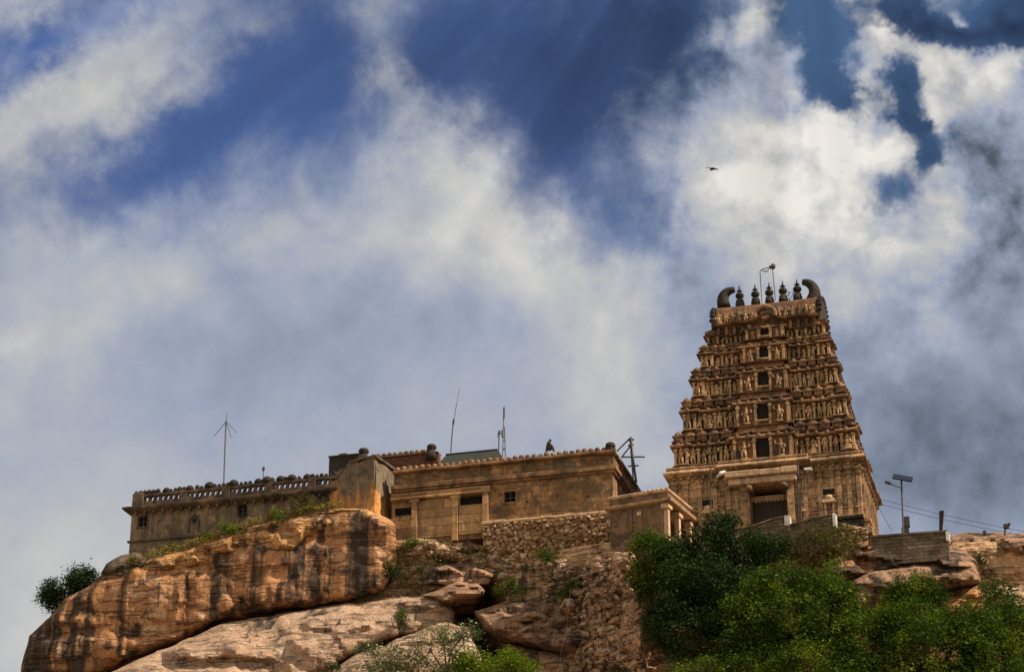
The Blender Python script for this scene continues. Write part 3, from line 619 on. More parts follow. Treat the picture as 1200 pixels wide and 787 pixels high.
TB = (UC, 0.0, -0.6)
gop = thing('gopuram', 'tall tapering carved stone gateway tower with five windowed tiers and finials', 'tower', H, TB)
zc = lambda y, v: H.on(896, y, v)[1]
Z0 = zc(541, .3); ZB = [Z0, zc(500, .8), zc(461, 1.3), zc(426, 1.7), zc(399, 2.0), zc(381, 2.15)]
VF = [.45, .95, 1.4, 1.8, 2.1]; WW = [5.45, 4.98, 4.45, 4.02, 3.68]; VB = [7.6, 7.1, 6.7, 6.3, 6.0]
WIN = [(512.5, 539, .80), (472, 492, .68), (431, 452.6, .66), (404, 420, .54), (383.5, 394, .52)]
random.seed(21)
for t in range(5):
    UC = (.08, .12, .18, .24, .31)[t]; z0, z1 = ZB[t], ZB[t + 1]; T = z1 - z0; W, vf, vb = WW[t], VF[t], VB[t]; Wn = WW[t + 1] if t < 4 else 3.42
    cb = W * .33; pc, s, cw = .32, .22, W * .17
    wz0 = max(z0 + .12, zc(WIN[t][1], vf - pc)); wz1 = zc(WIN[t][0], vf - pc); ww = WIN[t][2] / 2
    hw = T * .58                                      # height of the carved wall zone
    tier = MB()
    prof = [(0, .10), (.05, .10), (.05, .02), (.09, .02), (.09, .13), (.13, .13), (.13, -.06), (.56, -.06), (.56, .06), (.60, .10), (.60, 0), (.80, -.05), (.80, -.12), (1.0, -.30)]
    tier.loft([[(u, v, z0 + k * T) for u, v in foot(W, vf + .12, vb, cb - .08 if k < .6 else cb, .02 if k < .6 else pc, s, cw, off)] for k, off in prof])
    # projecting centre bay, with the window opening left out of it
    wall_open(tier, UC - cb, UC + cb, z0 + .02, z0 + .60 * T, vf - pc - .1, vf + .05, [(UC - ww, UC + ww, wz0, min(wz1, z0 + .56 * T + .1))])
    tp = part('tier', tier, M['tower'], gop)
    w1 = min(wz1, z0 + .56 * T + .1)
    wv = vf - pc - .1
    hole = MB(); hole.box((UC - ww - .01, wv + .13, wz0 - .01), (UC + ww + .01, wv + .148, w1 + .01)); wo = part('window', hole, M['hole'], tp, root=gop)
    # cornices and mouldings of the tier
    c = MB()
    def ring(k, off): return [(u, v, z0 + k * T) for u, v in foot(W, vf, vb, cb, pc, s, cw, off)]
    c.loft([ring(.605, .03), ring(.61, .20), ring(.635, .23), ring(.67, .19), ring(.70, .12), ring(.715, .04)])
    c.loft([ring(.745, .0), ring(.75, .12), ring(.775, .12), ring(.78, .0)])
    c.loft([ring(.005, .16), ring(.04, .18), ring(.05, .12)])
    # little horseshoe dormers on the overhanging cornice
    u = -W + .3
    while u < W - .2:
        c.ell((UC + u, vf - (pc if abs(u) < cb else 0) - .15 + (s if cb < abs(u) < W - cw else 0), z0 + .66 * T), (.15, .12, .075 * T), 7, 5); u += random.uniform(.5, .72)
    for i in range(34):   # broken and built-up bits that roughen the ledges
        u = random.uniform(-W, W); k = random.choice([.05, .62, .72, .76]); q = random.uniform(.05, .11)
        vv = vf - (pc if abs(u) < cb else 0) + (s if cb < abs(u) < W - cw else 0) - .12
        c.box((UC + u - q, vv - q, z0 + k * T), (UC + u + q, vv + q, z0 + k * T + q * 1.3), .03)
    part('cornice', c, M['ledge'], tp, root=gop)
    # row of miniature shrines above the cornice
    shh = T * .235
    def shrine(uc, vc, w, dome, turn=False):
        r = MB(); a, b = (w / 2, .2); zz = z0 + .78 * T
        if turn: a, b = b, a
        r.box((uc - a, vc - b, zz), (uc + a, vc + b, zz + shh * .5)); r.bevbox((uc - a - .07, vc - b - .07, zz + shh * .42), (uc + a + .07, vc + b + .07, zz + shh * .58), .03)
        if dome: r.lathe((uc, vc, zz + shh * .5), [(w * .42, 0), (w * .5, shh * .16), (w * .42, shh * .36), (w * .2, shh * .5), (.03, shh * .68)], 8)
        else: r.ell((uc, vc, zz + shh * .6), (a + .03, b + .04, shh * .42), 10, 6)
        part('miniature_shrine', r, M['ledge'], tp, root=gop)
    n = 4
    for sd_ in (-1, 1):
        shrine(UC + sd_ * (W - .28), vf + .06, .55, True)
        for i in range(n):
            uu = cb + (W - .7 - cb) * (i + .6) / n
            shrine(UC + sd_ * uu, vf + .22, (W - .7 - cb) / n * .8, i % 2 == 0)
    for i in range(6): shrine(UC + W - .3, vf + .9 + (vb - vf - 1.6) * (i + .5) / 6, .55, i % 2 == 1, True)
    # pilasters and niches between the figures
    zw0, zw1 = z0 + .13 * T, z0 + .57 * T; hh = zw1 - zw0
    slots = []
    span = W - cb; m = 5 if t < 3 else 4
    for sd_ in (-1, 1):
        for i in range(m + 1):
            uu = cb + .14 + (span - .24) * i / m; face = vf + (s if uu < W - cw - .05 else 0)
            x = UC + sd_ * uu
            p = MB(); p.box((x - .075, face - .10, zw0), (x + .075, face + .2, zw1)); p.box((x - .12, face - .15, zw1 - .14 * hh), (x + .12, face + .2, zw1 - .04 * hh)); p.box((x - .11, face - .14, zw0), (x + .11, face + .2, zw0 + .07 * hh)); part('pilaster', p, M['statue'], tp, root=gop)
            if i < m: slots.append((UC + sd_ * (uu + (span - .24) / m / 2), vf + (s if uu < W - cw - .3 else 0) + .02))
        for q in (ww + .1, cb - .12):
            x = UC + sd_ * q; p = MB(); p.box((x - .08, wv - .08, z0 + .03 * T), (x + .08, wv + .1, z0 + .60 * T)); p.box((x - .12, wv - .12, z0 + .5 * T), (x + .12, wv + .1, z0 + .545 * T)); part('pilaster', p, M['statue'], tp, root=gop)
        for i in range(9 if sd_ > 0 else 0):
            y = vf + .4 + (vb - vf - .8) * i / 8; x = UC + sd_ * (W - s)
            p = MB(); p.box((x - .15, y - .08, zw0), (x + .12, y + .08, zw1)); p.box((x - .15, y - .12, zw1 - .14 * hh), (x + .17, y + .12, zw1 - .04 * hh)); part('pilaster', p, M['statue'], tp, root=gop)
    p = MB(); p.box((UC - ww - .1, wv - .1, w1), (UC + ww + .1, wv + .12, w1 + .09)); part('lintel', p, M['statue'], wo, root=gop); p = MB(); p.box((UC - ww - .1, wv - .12, wz0 - .1), (UC + ww + .1, wv + .12, wz0))
    part('sill', p, M['statue'], wo, root=gop)
    k = t
    for (x, y) in slots:
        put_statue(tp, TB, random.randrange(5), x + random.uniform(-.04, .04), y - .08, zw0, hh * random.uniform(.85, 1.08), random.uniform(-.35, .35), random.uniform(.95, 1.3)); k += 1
    for sd_ in (-1, 1):
        put_statue(tp, TB, 1 if sd_ > 0 else 0, UC + sd_ * (ww + cb) / 2, wv - .05, z0 + .06 * T, T * .47, 0, 1.15)
    for i in range(8):
        y = vf + .4 + (vb - vf - .8) * (i + .5) / 8
        if i < 5: put_statue(tp, TB, random.randrange(5), UC + W - s + .08, y, zw0, hh * .9, math.pi / 2, 1.1)
# barrel roof
UC = .38; zb, zt = ZB[5], zc(354.5, 3.9) - .36; vm, hd = 3.85, 1.62; WB = 3.12
mb = MB(); rings = []
for i in range(13):
    u = -WB + 2 * WB * i / 12; sag = 0.05 * (abs(u) / WB) ** 2
    rings.append([(UC + u, vm - hd * 1.0, zb - .05)] + [(UC + u, vm - hd * (1.12 * math.cos(q) if q < 1.0 else math.cos(q) * 1.12), zb + .25 + (zt - zb - .25 + sag) * math.sin(q) ** .62) for q in [math.pi * j / 12 for j in range(13)]] + [(UC + u, vm + hd, zb - .05)])
mb.loft(rings)
barrel = part('barrel_roof', mb, M['tower'], gop)
for i in range(15):
    uu = -2.95 + 5.9 * i / 14
    if abs(uu) > .75: put_statue(barrel, TB, random.randrange(5), UC + uu, vm - hd * 1.12 - .02, zb + .32, random.uniform(.62, .8), random.uniform(-.3, .3), 1.35)
c = MB()
pts = []
for i in range(41):
    u = -WB - .12 + 2 * (WB + .12) * i / 40; pts.append((UC + u, zb + .20 + .30 * math.exp(-(u / .75) ** 2) + .05 * math.cos(u * 3.1)))
c.loft([[(x, vm - hd * 1.12 - .28, z), (x, vm - hd * 1.12 - .34, z + .10), (x, vm - hd * .9, z + .2), (x, vm - hd * .9, z - .02)] for x, z in pts])
c.box((UC - WB - .05, vm - .32, zt - .08), (UC + WB + .05, vm + .32, zt + .09))
c.box((UC - WB - .02, vm - hd * .62, zt - .36), (UC + WB + .02, vm - hd * .5, zt - .24))
u = -2.9
while u < 3.0:
    if abs(u) > .7:
        q = random.uniform(.8, 1.2); c.ell((UC + u, vm - hd * 1.04, zb + .62), (.2 * q, .14, .24 * q), 8, 6); c.ell((UC + u + .2, vm - hd * .84, zb + 1.08), (.12 * q, .12, .16), 7, 5)
    u += .34
for sd_ in (-1, 1):
    for i in range(5): c.box((UC + sd_ * (1.0 + .5 * i) - .09, vm - hd * 1.12 - .05, zb - .45), (UC + sd_ * (1.0 + .5 * i) + .09, vm - hd * .9, zb + .1))
part('roof_moulding', c, M['ledge'], barrel, root=gop)
a = MB()      # central horseshoe arch
arc = [(UC + .62 * math.cos(q), zb + .62 + .5 * math.sin(q)) for q in [math.radians(x) for x in range(-20, 201, 20)]]
a.tube([(x, vm - hd * 1.12 - .22, z) for x, z in arc], .13, n=7); a.ell((UC, vm - hd * 1.1 - .1, zb + .62), (.4, .16, .3), 10, 6); a.ell((UC, vm - hd - .2, zb + 1.2), (.16, .16, .2), 8, 6)
part('medallion', a, M['statue'], barrel, root=gop)
for sd_ in (-1, 1):
    e = MB(); ue = UC + sd_ * (WB + .02); x0, x1 = sorted((ue, ue + sd_ * .30)); rr = []
    for x, gsc in ((x0, 1.0), ((x0 * .7 + x1 * .3), 1.1), ((x0 * .3 + x1 * .7), 1.1), (x1, .95)):
        rr.append([(x, vm - hd * 1.12 * gsc * math.cos(q), zb - .02 + (zt - zb - .12) * max(0, math.sin(q)) ** .7 * (1 if gsc <= 1 else 1.02)) for q in [math.pi * j / 16 for j in range(17)]])
    e.loft(rr)
    for j in range(15):
        q = math.pi * (j + 1) / 16; e.ell((ue + sd_ * .22, vm - hd * 1.2 * math.cos(q), zb - .02 + (zt - zb - .02) * math.sin(q) ** .7), (.2, .16, .16), 6, 4)
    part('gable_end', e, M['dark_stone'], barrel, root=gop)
for hp, rr in (([(848.5, 360), (846.8, 351), (848.8, 344.8), (854, 340.6), (861, 339.3)], (.44, .38, .32, .26, .19)), ([(952.5, 353), (955.5, 344), (953, 336), (947, 331), (940.3, 330.5)], (.46, .39, .32, .26, .19))):
    hm = MB(); P = [H.on(x, y, vm) for x, y in hp]; fine = []
    rads = []
    for i in range(len(P) - 1):
        for s_ in (0, .33, .66): fine.append((P[i][0] + (P[i + 1][0] - P[i][0]) * s_, vm, P[i][1] + (P[i + 1][1] - P[i][1]) * s_)); rads.append(rr[i] + (rr[i + 1] - rr[i]) * s_)
    fine.append((P[-1][0], vm, P[-1][1])); rads.append(rr[-1])
    for _ in range(2): fine = [fine[0]] + [tuple((fine[i - 1][k] + 2 * fine[i][k] + fine[i + 1][k]) / 4 for k in range(3)) for i in range(1, len(fine) - 1)] + [fine[-1]]
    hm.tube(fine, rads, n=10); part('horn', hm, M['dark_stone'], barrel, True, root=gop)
kal = MB(); kal.lathe((0, 0, 0), [(.30, -.35), (.30, -.02), (.26, 0), (.26, .16), (.14, .2), (.12, .27), (.24, .35), (.29, .47), (.24, .6), (.1, .68), (.09, .74), (.19, .79), (.08, .85), (.05, .98), (.012, 1.2)], 12); kal.v = [(a_ * .98, b_ * .98, c_ * 1.04) for a_, b_, c_ in kal.v]
kmesh = kal.mesh('finial', M['dark_stone'], smooth=True)
for x, y in ((867.3, 357.5), (885.6, 355.8), (902, 354), (918, 352), (934.8, 350)):
    u, z = H.on(x, y, vm); link('finial', kmesh, barrel, (u - TB[0], vm - TB[1], z + .16 - TB[2]))
# base storey of the gate
UC = .12; gu0, gu1 = -.82 + 0, 1.42; ZG = 2.95
b = MB(); WBS = 5.62; zt0 = Z0 - .62
b.box((UC - WBS, 0, -.6), (gu0, 8.0, zt0)); b.box((gu1, 0, -.6), (UC + WBS, 8.0, zt0)); b.box((gu0, 0, ZG), (gu1, 8.0, zt0)); b.box((gu0 - .01, 2.6, -.6), (gu1 + .01, 7.9, ZG + .01))
b.box((gu0 - .55, -.28, -.6), (gu0, -.004, ZG + .1)); b.box((gu1, -.28, -.6), (gu1 + .4, -.004, ZG + .1))
base = part('gate_storey', b, M['gate'], gop)
l = MB(); r3 = [H.on(860, 566, -.6), H.on(935, 556, -.6)]
l.bevbox((gu0 - 1.15, -.62, ZG + .02), (gu1 + .62, .1, ZG + .42), .04); l.bevbox((gu0 - 1.3, -.85, ZG + .44), (-.1, .1, ZG + .82), .05); l.bevbox((-.08, -.82, ZG + .44), (1.2, .1, ZG + .80), .05); l.bevbox((1.22, -.86, ZG + .44), (gu1 + .75, .1, ZG + .83), .05)
part('lintel', l, M['pale_trim'], base, root=gop)
c = MB()
def bring(z, off): return [(u, v, z) for u, v in foot(WBS, 0, 8.0, 2.4, .35, .06, 1.4, off)]
c.loft([bring(zt0 - .05, .02), bring(zt0, .2), bring(zt0 + .12, .42), bring(zt0 + .2, .42), bring(zt0 + .42, .22), bring(zt0 + .44, .05)])
c.loft([bring(zt0 + .45, .08), bring(zt0 + .46, .26), bring(zt0 + .6, .26), bring(zt0 + .63, -.3)])
c.loft([bring(-.62, .5), bring(-.2, .5), bring(-.18, .34), bring(.06, .34), bring(.1, .46), bring(.28, .46), bring(.3, .16), bring(.42, .12), bring(.44, -.3)])
for i in range(26):
    x = UC - WBS + 2 * WBS * (i + .5) / 26; c.box((x - .07, -.2, zt0 - .2), (x + .07, .1, zt0 - .05))
part('cornice', c, M['gate'], base, root=gop)
for x in (-5.45, -4.75, -3.9, -3.0, -2.2, 2.35, 3.25, 4.35, 4.95, 5.5):
    x += UC; p = MB(); p.box((x - .13, -.16, .44), (x + .13, .1, zt0 - .3)); p.bevbox((x - .24, -.27, zt0 - .52), (x + .24, .1, zt0 - .28), .06); p.box((x - .19, -.22, .44), (x + .19, .1, .7)); p.box((x - .17, -.2, zt0 - .8), (x + .17, .1, zt0 - .66)); part('pilaster', p, M['gate'], base, root=gop)
for y in [.5 + .75 * i for i in range(10)]:
    for s_ in (-1, 1):
        q = UC + s_ * WBS; p = MB(); p.box((q - .15, y - .13, .44), (q + .15, y + .13, zt0 - .3)); p.bevbox((q - .26, y - .22, zt0 - .52), (q + .26, y + .22, zt0 - .28), .06); part('pilaster', p, M['gate'], base, root=gop)
for xa, xb in ((UC - WBS + .02, gu0 - 1.02), (gu1 + .52, UC + WBS - .02)):
    c = MB()
    for za, zb_ in ((.95, 1.05), (1.95, 2.03)): c.box((xa, -.07, za), (xb, .05, zb_))
    for i in range(22):
        x = random.uniform(xa + .2, xb - .2); z = random.uniform(.5, 2.6); a_, b_ = random.uniform(.1, .3), random.uniform(.08, .2)
        c.box((x - a_, -random.uniform(.015, .06), z - b_), (x + a_, .05, z + b_), .012)
    part('wall_moulding', c, M['gate'], base, root=gop)
for i, x in enumerate((-4.33, -2.6, 1.75 + .4, 2.85, 4.7, 5.22)):
    put_statue(base, TB, i, UC + x, -.06, 1.1, random.uniform(.75, .95), random.uniform(-.2, .2), 1.2)
for x in (3.72, -3.45):      # shrine-shaped wall niches
    x += UC
    q = MB(); q.box((x - .3, -.12, .5), (x - .18, .08, 1.5)); q.box((x + .18, -.12, .5), (x + .3, .08, 1.5)); q.bevbox((x - .42, -.3, 1.5), (x + .42, .08, 1.62), .04); q.bevbox((x - .34, -.2, 1.62), (x + .34, .08, 1.78), .04); q.ell((x, -.05, 1.86), (.26, .18, .2), 10, 6)
    nn = part('niche', q, M['pale_trim'], base, root=gop)
    q = MB(); q.box((x - .18, -.03, .5), (x + .18, .05, 1.5)); part('niche_back', q, M['ledge'], nn, root=gop)
    q = MB(); q.box((x - .34, -.05, 2.05), (x + .34, .06, 2.4)); part('vent', q, M['hole'], base, root=gop)
d = MB(); d.box((gu0 + .02, .9, -.6), (gu1 - .02, 1.0, ZG - .62))
for i in range(7): x = gu0 + (gu1 - gu0) * (i + .5) / 7; d.box((x - .03, .86, -.6), (x + .03, .905, ZG - .62))
part('door', d, M['door'], base, root=gop)
d = MB(); d.box((gu0 + .01, .82, ZG - .6), (gu1 - .01, 1.05, ZG - .3))
for i in range(9): d.lathe((gu0 + .2 + i * .23, .86, ZG - .6 + .02), [(.07, -.12), (.09, 0), (.02, .1)], 6)
part('inner_beam', d, M['pale_trim'], base, root=gop)
for x in (gu0 - .1, gu1 - .28):
    d = MB(); d.bevbox((x, -.75, ZG - .45), (x + .38, .3, ZG - .05), .08); d.ell((x + .19, -.8, ZG - .3), (.17, .2, .16)); part('bracket', d, M['ledge'], base, root=gop)

# steel arch with a loudspeaker among the finials
u0, z0_ = H.on(893.8, 356, vm - .1); u1, z1_ = H.on(909.6, 353, vm - .1); _, ztop = H.on(893.5, 320, vm - .1); ut, zt2 = H.on(907, 314, vm - .1)
f = MB(); vy = vm - .45
f.tube([(u0, vy, z0_ - .1), (u0 - .02, vy, ztop)], .025, n=5); f.tube([(u1, vy, z1_ - .1), (u1 - .08, vy, zt2 - .1)], .025, n=5)
f.tube([(u0 - .02, vy, ztop), (u0 + .2, vy, ztop + .12), (u0 + .42, vy, ztop + .15), (u1 - .08, vy, zt2 - .1)], .03, n=5)
f.tube([(u0 + .15, vy, ztop), (u0 + .35, vy, ztop - .1), (u0 + .55, vy, ztop + .02)], .035, n=5)
ar = solid('steel_arch', 'thin dark steel arch standing between the finials on the tower top', 'frame', f, M['metal'], H, (u0, vy, z0_))
s_ = MB(); s_.ell((ut, vy, zt2 - .05), (.16, .16, .2), 8, 6); s_.tube([(ut, vy, zt2 - .05), (ut - .22, vy - .05, zt2 - .12)], [.09, .14], n=8); part('loudspeaker', s_, M['metal'], ar)

# ------------------------------------------------------------------ left wing
WB_ = (-34.3, 0, 1.2)
wing = thing('temple_wing', 'long grey-brown plastered wing with a pierced parapet, at the far left', 'building', H, WB_)
def wuz(x, y): return H.on(x, y, 0)
wl, wr = -40.6, -26.6
w1 = (*sorted((wuz(161.5, 611)[0], wuz(173, 611)[0])), wuz(167, 617)[1], wuz(167, 604.5)[1]); w2 = (*sorted((wuz(278.5, 597)[0], wuz(289.5, 597)[0])), wuz(284, 604)[1], wuz(284, 590.5)[1])
mb = MB(); wall_open(mb, wl, wr, 1.2, 5.0, 0, .5, [w1, w2]); mb.box((wl + .01, .51, 1.2), (wl + .5, 8, 5.0)); mb.box((wl + .5, 7.5, 1.2), (wr, 8, 5.0)); mb.box((wl + .3, .3, 5.003), (wr, 7.8, 5.12))
ww_ = part('wall', mb, M['wing'], wing)
window(wing, *w1, 0, M['wing_trim'], (2, 2)); window(wing, *w2, 0, M['wing_trim'], (2, 3))
q = MB(); q.box((wl - .12, -.12, 3.05), (wr, .1, 3.17)); q.box((wl - .05, -.06, 1.2), (wr, .05, 2.2)); part('string_course', q, M['wing_trim'], wing)
nu, nz = wuz(227.5, 617)
q = MB(); q.tube([(nu - .32, -.03, nz - .3), (nu - .32, -.03, nz + .35), (nu - .2, -.03, nz + .62), (nu, -.03, nz + .8), (nu + .2, -.03, nz + .62), (nu + .32, -.03, nz + .35), (nu + .32, -.03, nz - .3)], .07, n=6)
nb = part('arched_niche', q, M['wing_trim'], wing)
q = MB(); q.box((nu - .14, -.02, nz + .28), (nu + .14, .03, nz + .56)); part('niche_opening', q, M['hole'], nb, root=wing)
q = MB(); q.loft([[(a, b_, z) for a, b_ in ((wl - o, -o), (wr, -o), (wr, 8 + o), (wl - o, 8 + o))] for z, o in ((4.98, .02), (5.02, .12), (5.14, .4), (5.24, .48), (5.34, .48), (5.40, .12), (5.42, .0))])
for i in range(22): x = wl + .4 + i * .62; q.box((x - .07, -.3, 4.86), (x + .07, .02, 5.05))
part('cornice', q, M['wing_trim'], wing)
q = MB(); q.box((wl + .1, .05, 5.42), (wr, .33, 5.78)); q.box((wl + .1, .02, 6.12), (wr, .36, 6.3)); q.box((wl + .1, .36, 5.42), (wl + .35, 7.8, 6.3)); q.bevbox((wl, -.05, 5.4), (wl + .75, .5, 6.38), .06)
x = wl + 1.1
while x < wr:
    q.loft([[(x - .11 + k * .10, .1, 5.77 + k * .36), (x + .06 + k * .10, .1, 5.77 + k * .36), (x + .06 + k * .10, .28, 5.77 + k * .36), (x - .11 + k * .10, .28, 5.77 + k * .36)] for k in (0, 1)]); x += .36
for i in range(4): q.box((wl + 3.2 + i * 2.9, .0, 5.42), (wl + 3.75 + i * 2.9, .38, 6.32))
part('parapet', q, M['wing_trim'], wing)
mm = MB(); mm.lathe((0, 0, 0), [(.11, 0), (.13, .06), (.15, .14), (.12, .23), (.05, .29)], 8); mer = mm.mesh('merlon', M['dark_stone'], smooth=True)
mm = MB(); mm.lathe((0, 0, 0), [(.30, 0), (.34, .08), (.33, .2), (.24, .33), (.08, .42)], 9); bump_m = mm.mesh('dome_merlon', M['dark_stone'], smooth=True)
random.seed(5)
def arr(name, data, root, u, v, z, sc=1.0):
    b_ = BASE[root.name]; o = link(name, data, root, (u - b_[0], v - b_[1], z - b_[2])); o.scale = (sc, sc, sc); return o
x = wl + .15; i = 0
big = [wuz(px, 560)[0] for px in (195, 222, 245, 273, 302, 312, 328, 341, 359)]
while x < wr - .1:
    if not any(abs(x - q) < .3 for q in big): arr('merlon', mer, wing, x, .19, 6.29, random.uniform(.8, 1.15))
    x += .30
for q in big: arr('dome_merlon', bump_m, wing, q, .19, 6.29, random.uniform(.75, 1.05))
# stepped masonry base under the wing
q = MB(); q.box((wl - .25, -.6, .3), (-33.6, .3, 2.05), .05); q.box((wl + .6, -1.0, .3), (-34.6, .2, 1.75), .05)
solid('masonry_footing', 'stepped grey masonry footing under the left wing', 'wall', q, M['block'], H, (-37, 0, .3))
# dark block and ball finial at the end of the wing
u0, z0_ = H.on(385, 556, 1.2); u1, z1_ = H.on(421, 530.5, 1.2)
q = MB(); q.box((u0, 1.2, 3.0), (u1, 3.2, z1_ - .12)); q.bevbox((u0 - .05, 1.15, z1_ - .12), (u1, 3.25, z1_), .03); q.bevbox((u0 + .5, 1.5, z1_), (u0 + 1.1, 2.2, z1_ + .26), .1); q.bevbox((u0 + .15, 1.4, z1_), (u0 + 1.6, 2.4, z1_ + .1), .03)
tk = solid('roof_block', 'squat black masonry block behind the orange pier', 'roof block', q, M['dark_stone'], H, (u0, 1.2, 3.0))

# ------------------------------------------------------------------ hall
HB_ = (-16.0, 0, 1.5)
hall = thing('temple_hall', 'ochre plastered hall with ball-topped parapet above the rubble wall', 'building', H, HB_)
hl, hr = -23.1, -9.1
def ho(px0, px1, py0, py1):
    xm = (px0 + px1) / 2; ym = (py0 + py1) / 2
    return (*sorted((H.on(px0, ym)[0], H.on(px1, ym)[0])), H.on(xm, py1)[1], H.on(xm, py0)[1])
o1, o2, o3 = ho(462.5, 483.5, 594.5, 604.5), ho(538.5, 566, 580.5, 591.5), ho(590.8, 604.5, 575.5, 588.5)
mb = MB(); wall_open(mb, hl, hr, 1.3, 4.72, 0, .6, [o1, o2, o3])
mb.box((hl, .3, 4.72), (hr, .9, 6.02)); mb.box((hr - .6, .61, 1.3), (hr, 9.5, 4.72)); mb.box((hr - .6, .91, 4.72), (hr - .004, 9.5, 6.02)); mb.box((hl, 8.9, 1.3), (hr - .6, 9.5, 6.0)); mb.box((hl + .2, .9, 5.9), (hr - .6, 8.9, 6.0))
part('wall', mb, M['hall'], hall)
q = MB()
for z, o, hgt in ((4.70, .16, .16), (4.86, .3, .2), (5.06, .18, .14)):
    q.box((hl, -o, z), (hr + o, .59, z + hgt - .004)); q.box((hr + .003, .6, z), (hr + o, 9.6, z + hgt - .004))
q.bevbox((hl, -.05, 6.02), (hr + .2, 1.0, 6.2), .05); q.box((hr - .7, 1.0, 6.03), (hr + .18, 9.6, 6.19))
part('cornice', q, M['hall_trim'], hall)
for o_ in (o1, o2): window(hall, *o_, 0, M['slab'], None, .06)
window(hall, *o3, 0, M['hall_trim'], (2, 2), .06)
# stone porch filled with slabs at the left
sl = MB(); pz0 = 1.6
x_e = H.on(575, 590)[0]
sl.box((o1[1] + .32, -.10, pz0), (o2[0] - .35, -.003, o2[3] - .05)); sl.box((o2[0], -.12, pz0), (o2[1], -.003, o2[2] - .09)); sl.box((hl, -.1, pz0), (o1[1], -.003, o1[2] - .1))
part('slab_infill', sl, M['slab'], hall)
for x in (o1[1] + .17, o2[0] - .22, o2[1] + .2):
    pl = MB(); top = 4.3 if x > o2[1] else 3.9
    pl.box((x - .17, -.25, pz0 - .4), (x + .17, .05, top)); pl.bevbox((x - .3, -.3, top - .02), (x + .3, .05, top + .22), .05); part('pillar', pl, M['slab'], hall)
q = MB(); q.bevbox((hl, -.32, 4.12), (o2[1] + .5, -.003, 4.3), .04); q.bevbox((hl, -.22, 4.36), (o2[1] + .5, -.003, 4.6), .04); part('lintel', q, M['slab'], hall)
q = MB()
for i in range(3):
    x = -14.5 + i * 1.9; q.box((x, -.04, 3.3 + .2 * (i % 2)), (x + .1, .1, 3.4 + .2 * (i % 2)))
part('drain_holes', q, M['hole'], hall)
mm = MB(); mm.lathe((0, 0, 0), [(.12, 0), (.10, .07), (.15, .13), (.19, .23), (.15, .34), (.05, .40)], 10); ball = mm.mesh('merlon', M['ledge'], smooth=True)
x = hl + .2
while x < hr - .35: arr('merlon', ball, hall, x, .4, 6.18, random.uniform(.88, 1.05)); x += .40
for i in range(20): arr('merlon', ball, hall, hr - .15, 1.2 + i * .42, 6.17, .95)
q = MB(); q.lathe((hr - .2, .45, 6.18), [(.36, 0), (.36, .2), (.26, .26), (.33, .4), (.28, .58), (.08, .68)], 10); part('corner_finial', q, M['dark_stone'], hall)
# upper terrace and roof behind the parapet
ul, zl_ = H.on(432, 538.5, 3.2); ur, zr_ = H.on(512, 531, 3.2); zu = (zl_ + zr_) / 2 + .02
q = MB(); q.box((ul, 3.2, 5.95), (ur + .1, 3.7, zu)); q.bevbox((ul - .05, 3.1, zu), (ur + .1, 3.8, zu + .1), .03)
up = part('upper_parapet', q, M['red_roof'], hall)
n = 11
for i in range(n):
    x = ul + .25 + (ur - ul - .9) * i / (n - 1); arr('merlon', ball, hall, x, 3.45, zu + .08, .92)
fin = MB(); fin.lathe((0, 0, 0), [(.42, -.5), (.40, 0), (.30, .06), (.26, .2), (.2, .26), (.31, .36), (.35, .5), (.28, .64), (.1, .72)], 12); fm = fin.mesh('ball_finial', M['dark_stone'], smooth=True)
for px, py, sc in ((426, 537, 1.0), (505.8, 531.5, .92)):
    u, z = H.on(px, py, 3.3); arr('ball_finial', fm, hall, u, 3.3, z, sc)
a0 = H.on(511, 528.5, 3.4); a1 = H.on(580, 520.5, 4.6); a2 = H.on(591, 539, 3.4)
zrid = a1[1]; zev = a2[1] + .05
q = MB(); q.add([(a0[0], 3.4, zev), (a2[0], 3.4, zev), (a2[0], 8.2, zev), (a0[0], 8.2, zev), (a0[0], 5.6, zrid), (a1[0] - .1, 5.6, zrid)], [(0, 1, 5, 4), (1, 2, 5), (2, 3, 4, 5), (3, 0, 4), (3, 2, 1, 0)])
q.box((a0[0], 5.5, zrid - .05), (a1[0] - .1, 5.7, zrid + .06)); rf = part('roof', q, M['green_roof'], hall)
q = MB(); q.box((a0[0] + .05, 3.55, 5.95), (a2[0] - .1, 8.0, zev - .004)); q.bevbox((a0[0], 3.3, zev - .28), (a2[0] + .1, 8.3, zev - .12), .04)
for i in range(11): q.ell((a0[0] + .2 + i * .33, 3.3, zev - .36), (.12, .12, .12), 7, 5)
part('roof_wall', q, M['red_roof'], hall)
# the old pier between the wing and the hall
for dd in np.arange(125, 140, .05):
    if (at(440, 620, dd) - H.o) @ H.ev > -.9: break
QF = Frame(at(440, 620, dd), 24)
qz = lambda x, y: QF.on(x, y, 0)
pier = thing('pier', 'weathered gable-topped pier, grey above and orange below, between wing and hall', 'pier', QF, (-1.2, 0, -1.5))
out = [qz(386, 612), qz(385, 585), qz(389, 565), qz(398, 552), qz(411, 542.5), qz(425, 539), qz(440, 536), qz(440, 640)]
rsq = np.random.RandomState(3); mb = MB(); rows = []
for k in range(9):
    v = k * .55; sh = -.0 * k
    rr_ = []
    for i in range(len(out)):
        a_, b_ = out[i], out[(i + 1) % len(out)]
        for t_ in (0, .25, .5, .75):
            x, z = a_[0] + (b_[0] - a_[0]) * t_, a_[1] + (b_[1] - a_[1]) * t_
            rr_.append((x + rsq.normal(0, .075), v + rsq.normal(0, .05), z + rsq.normal(0, .08)))
    rows.append(rr_)
mb.loft(rows); part('wall', mb, M['pier'], pier)
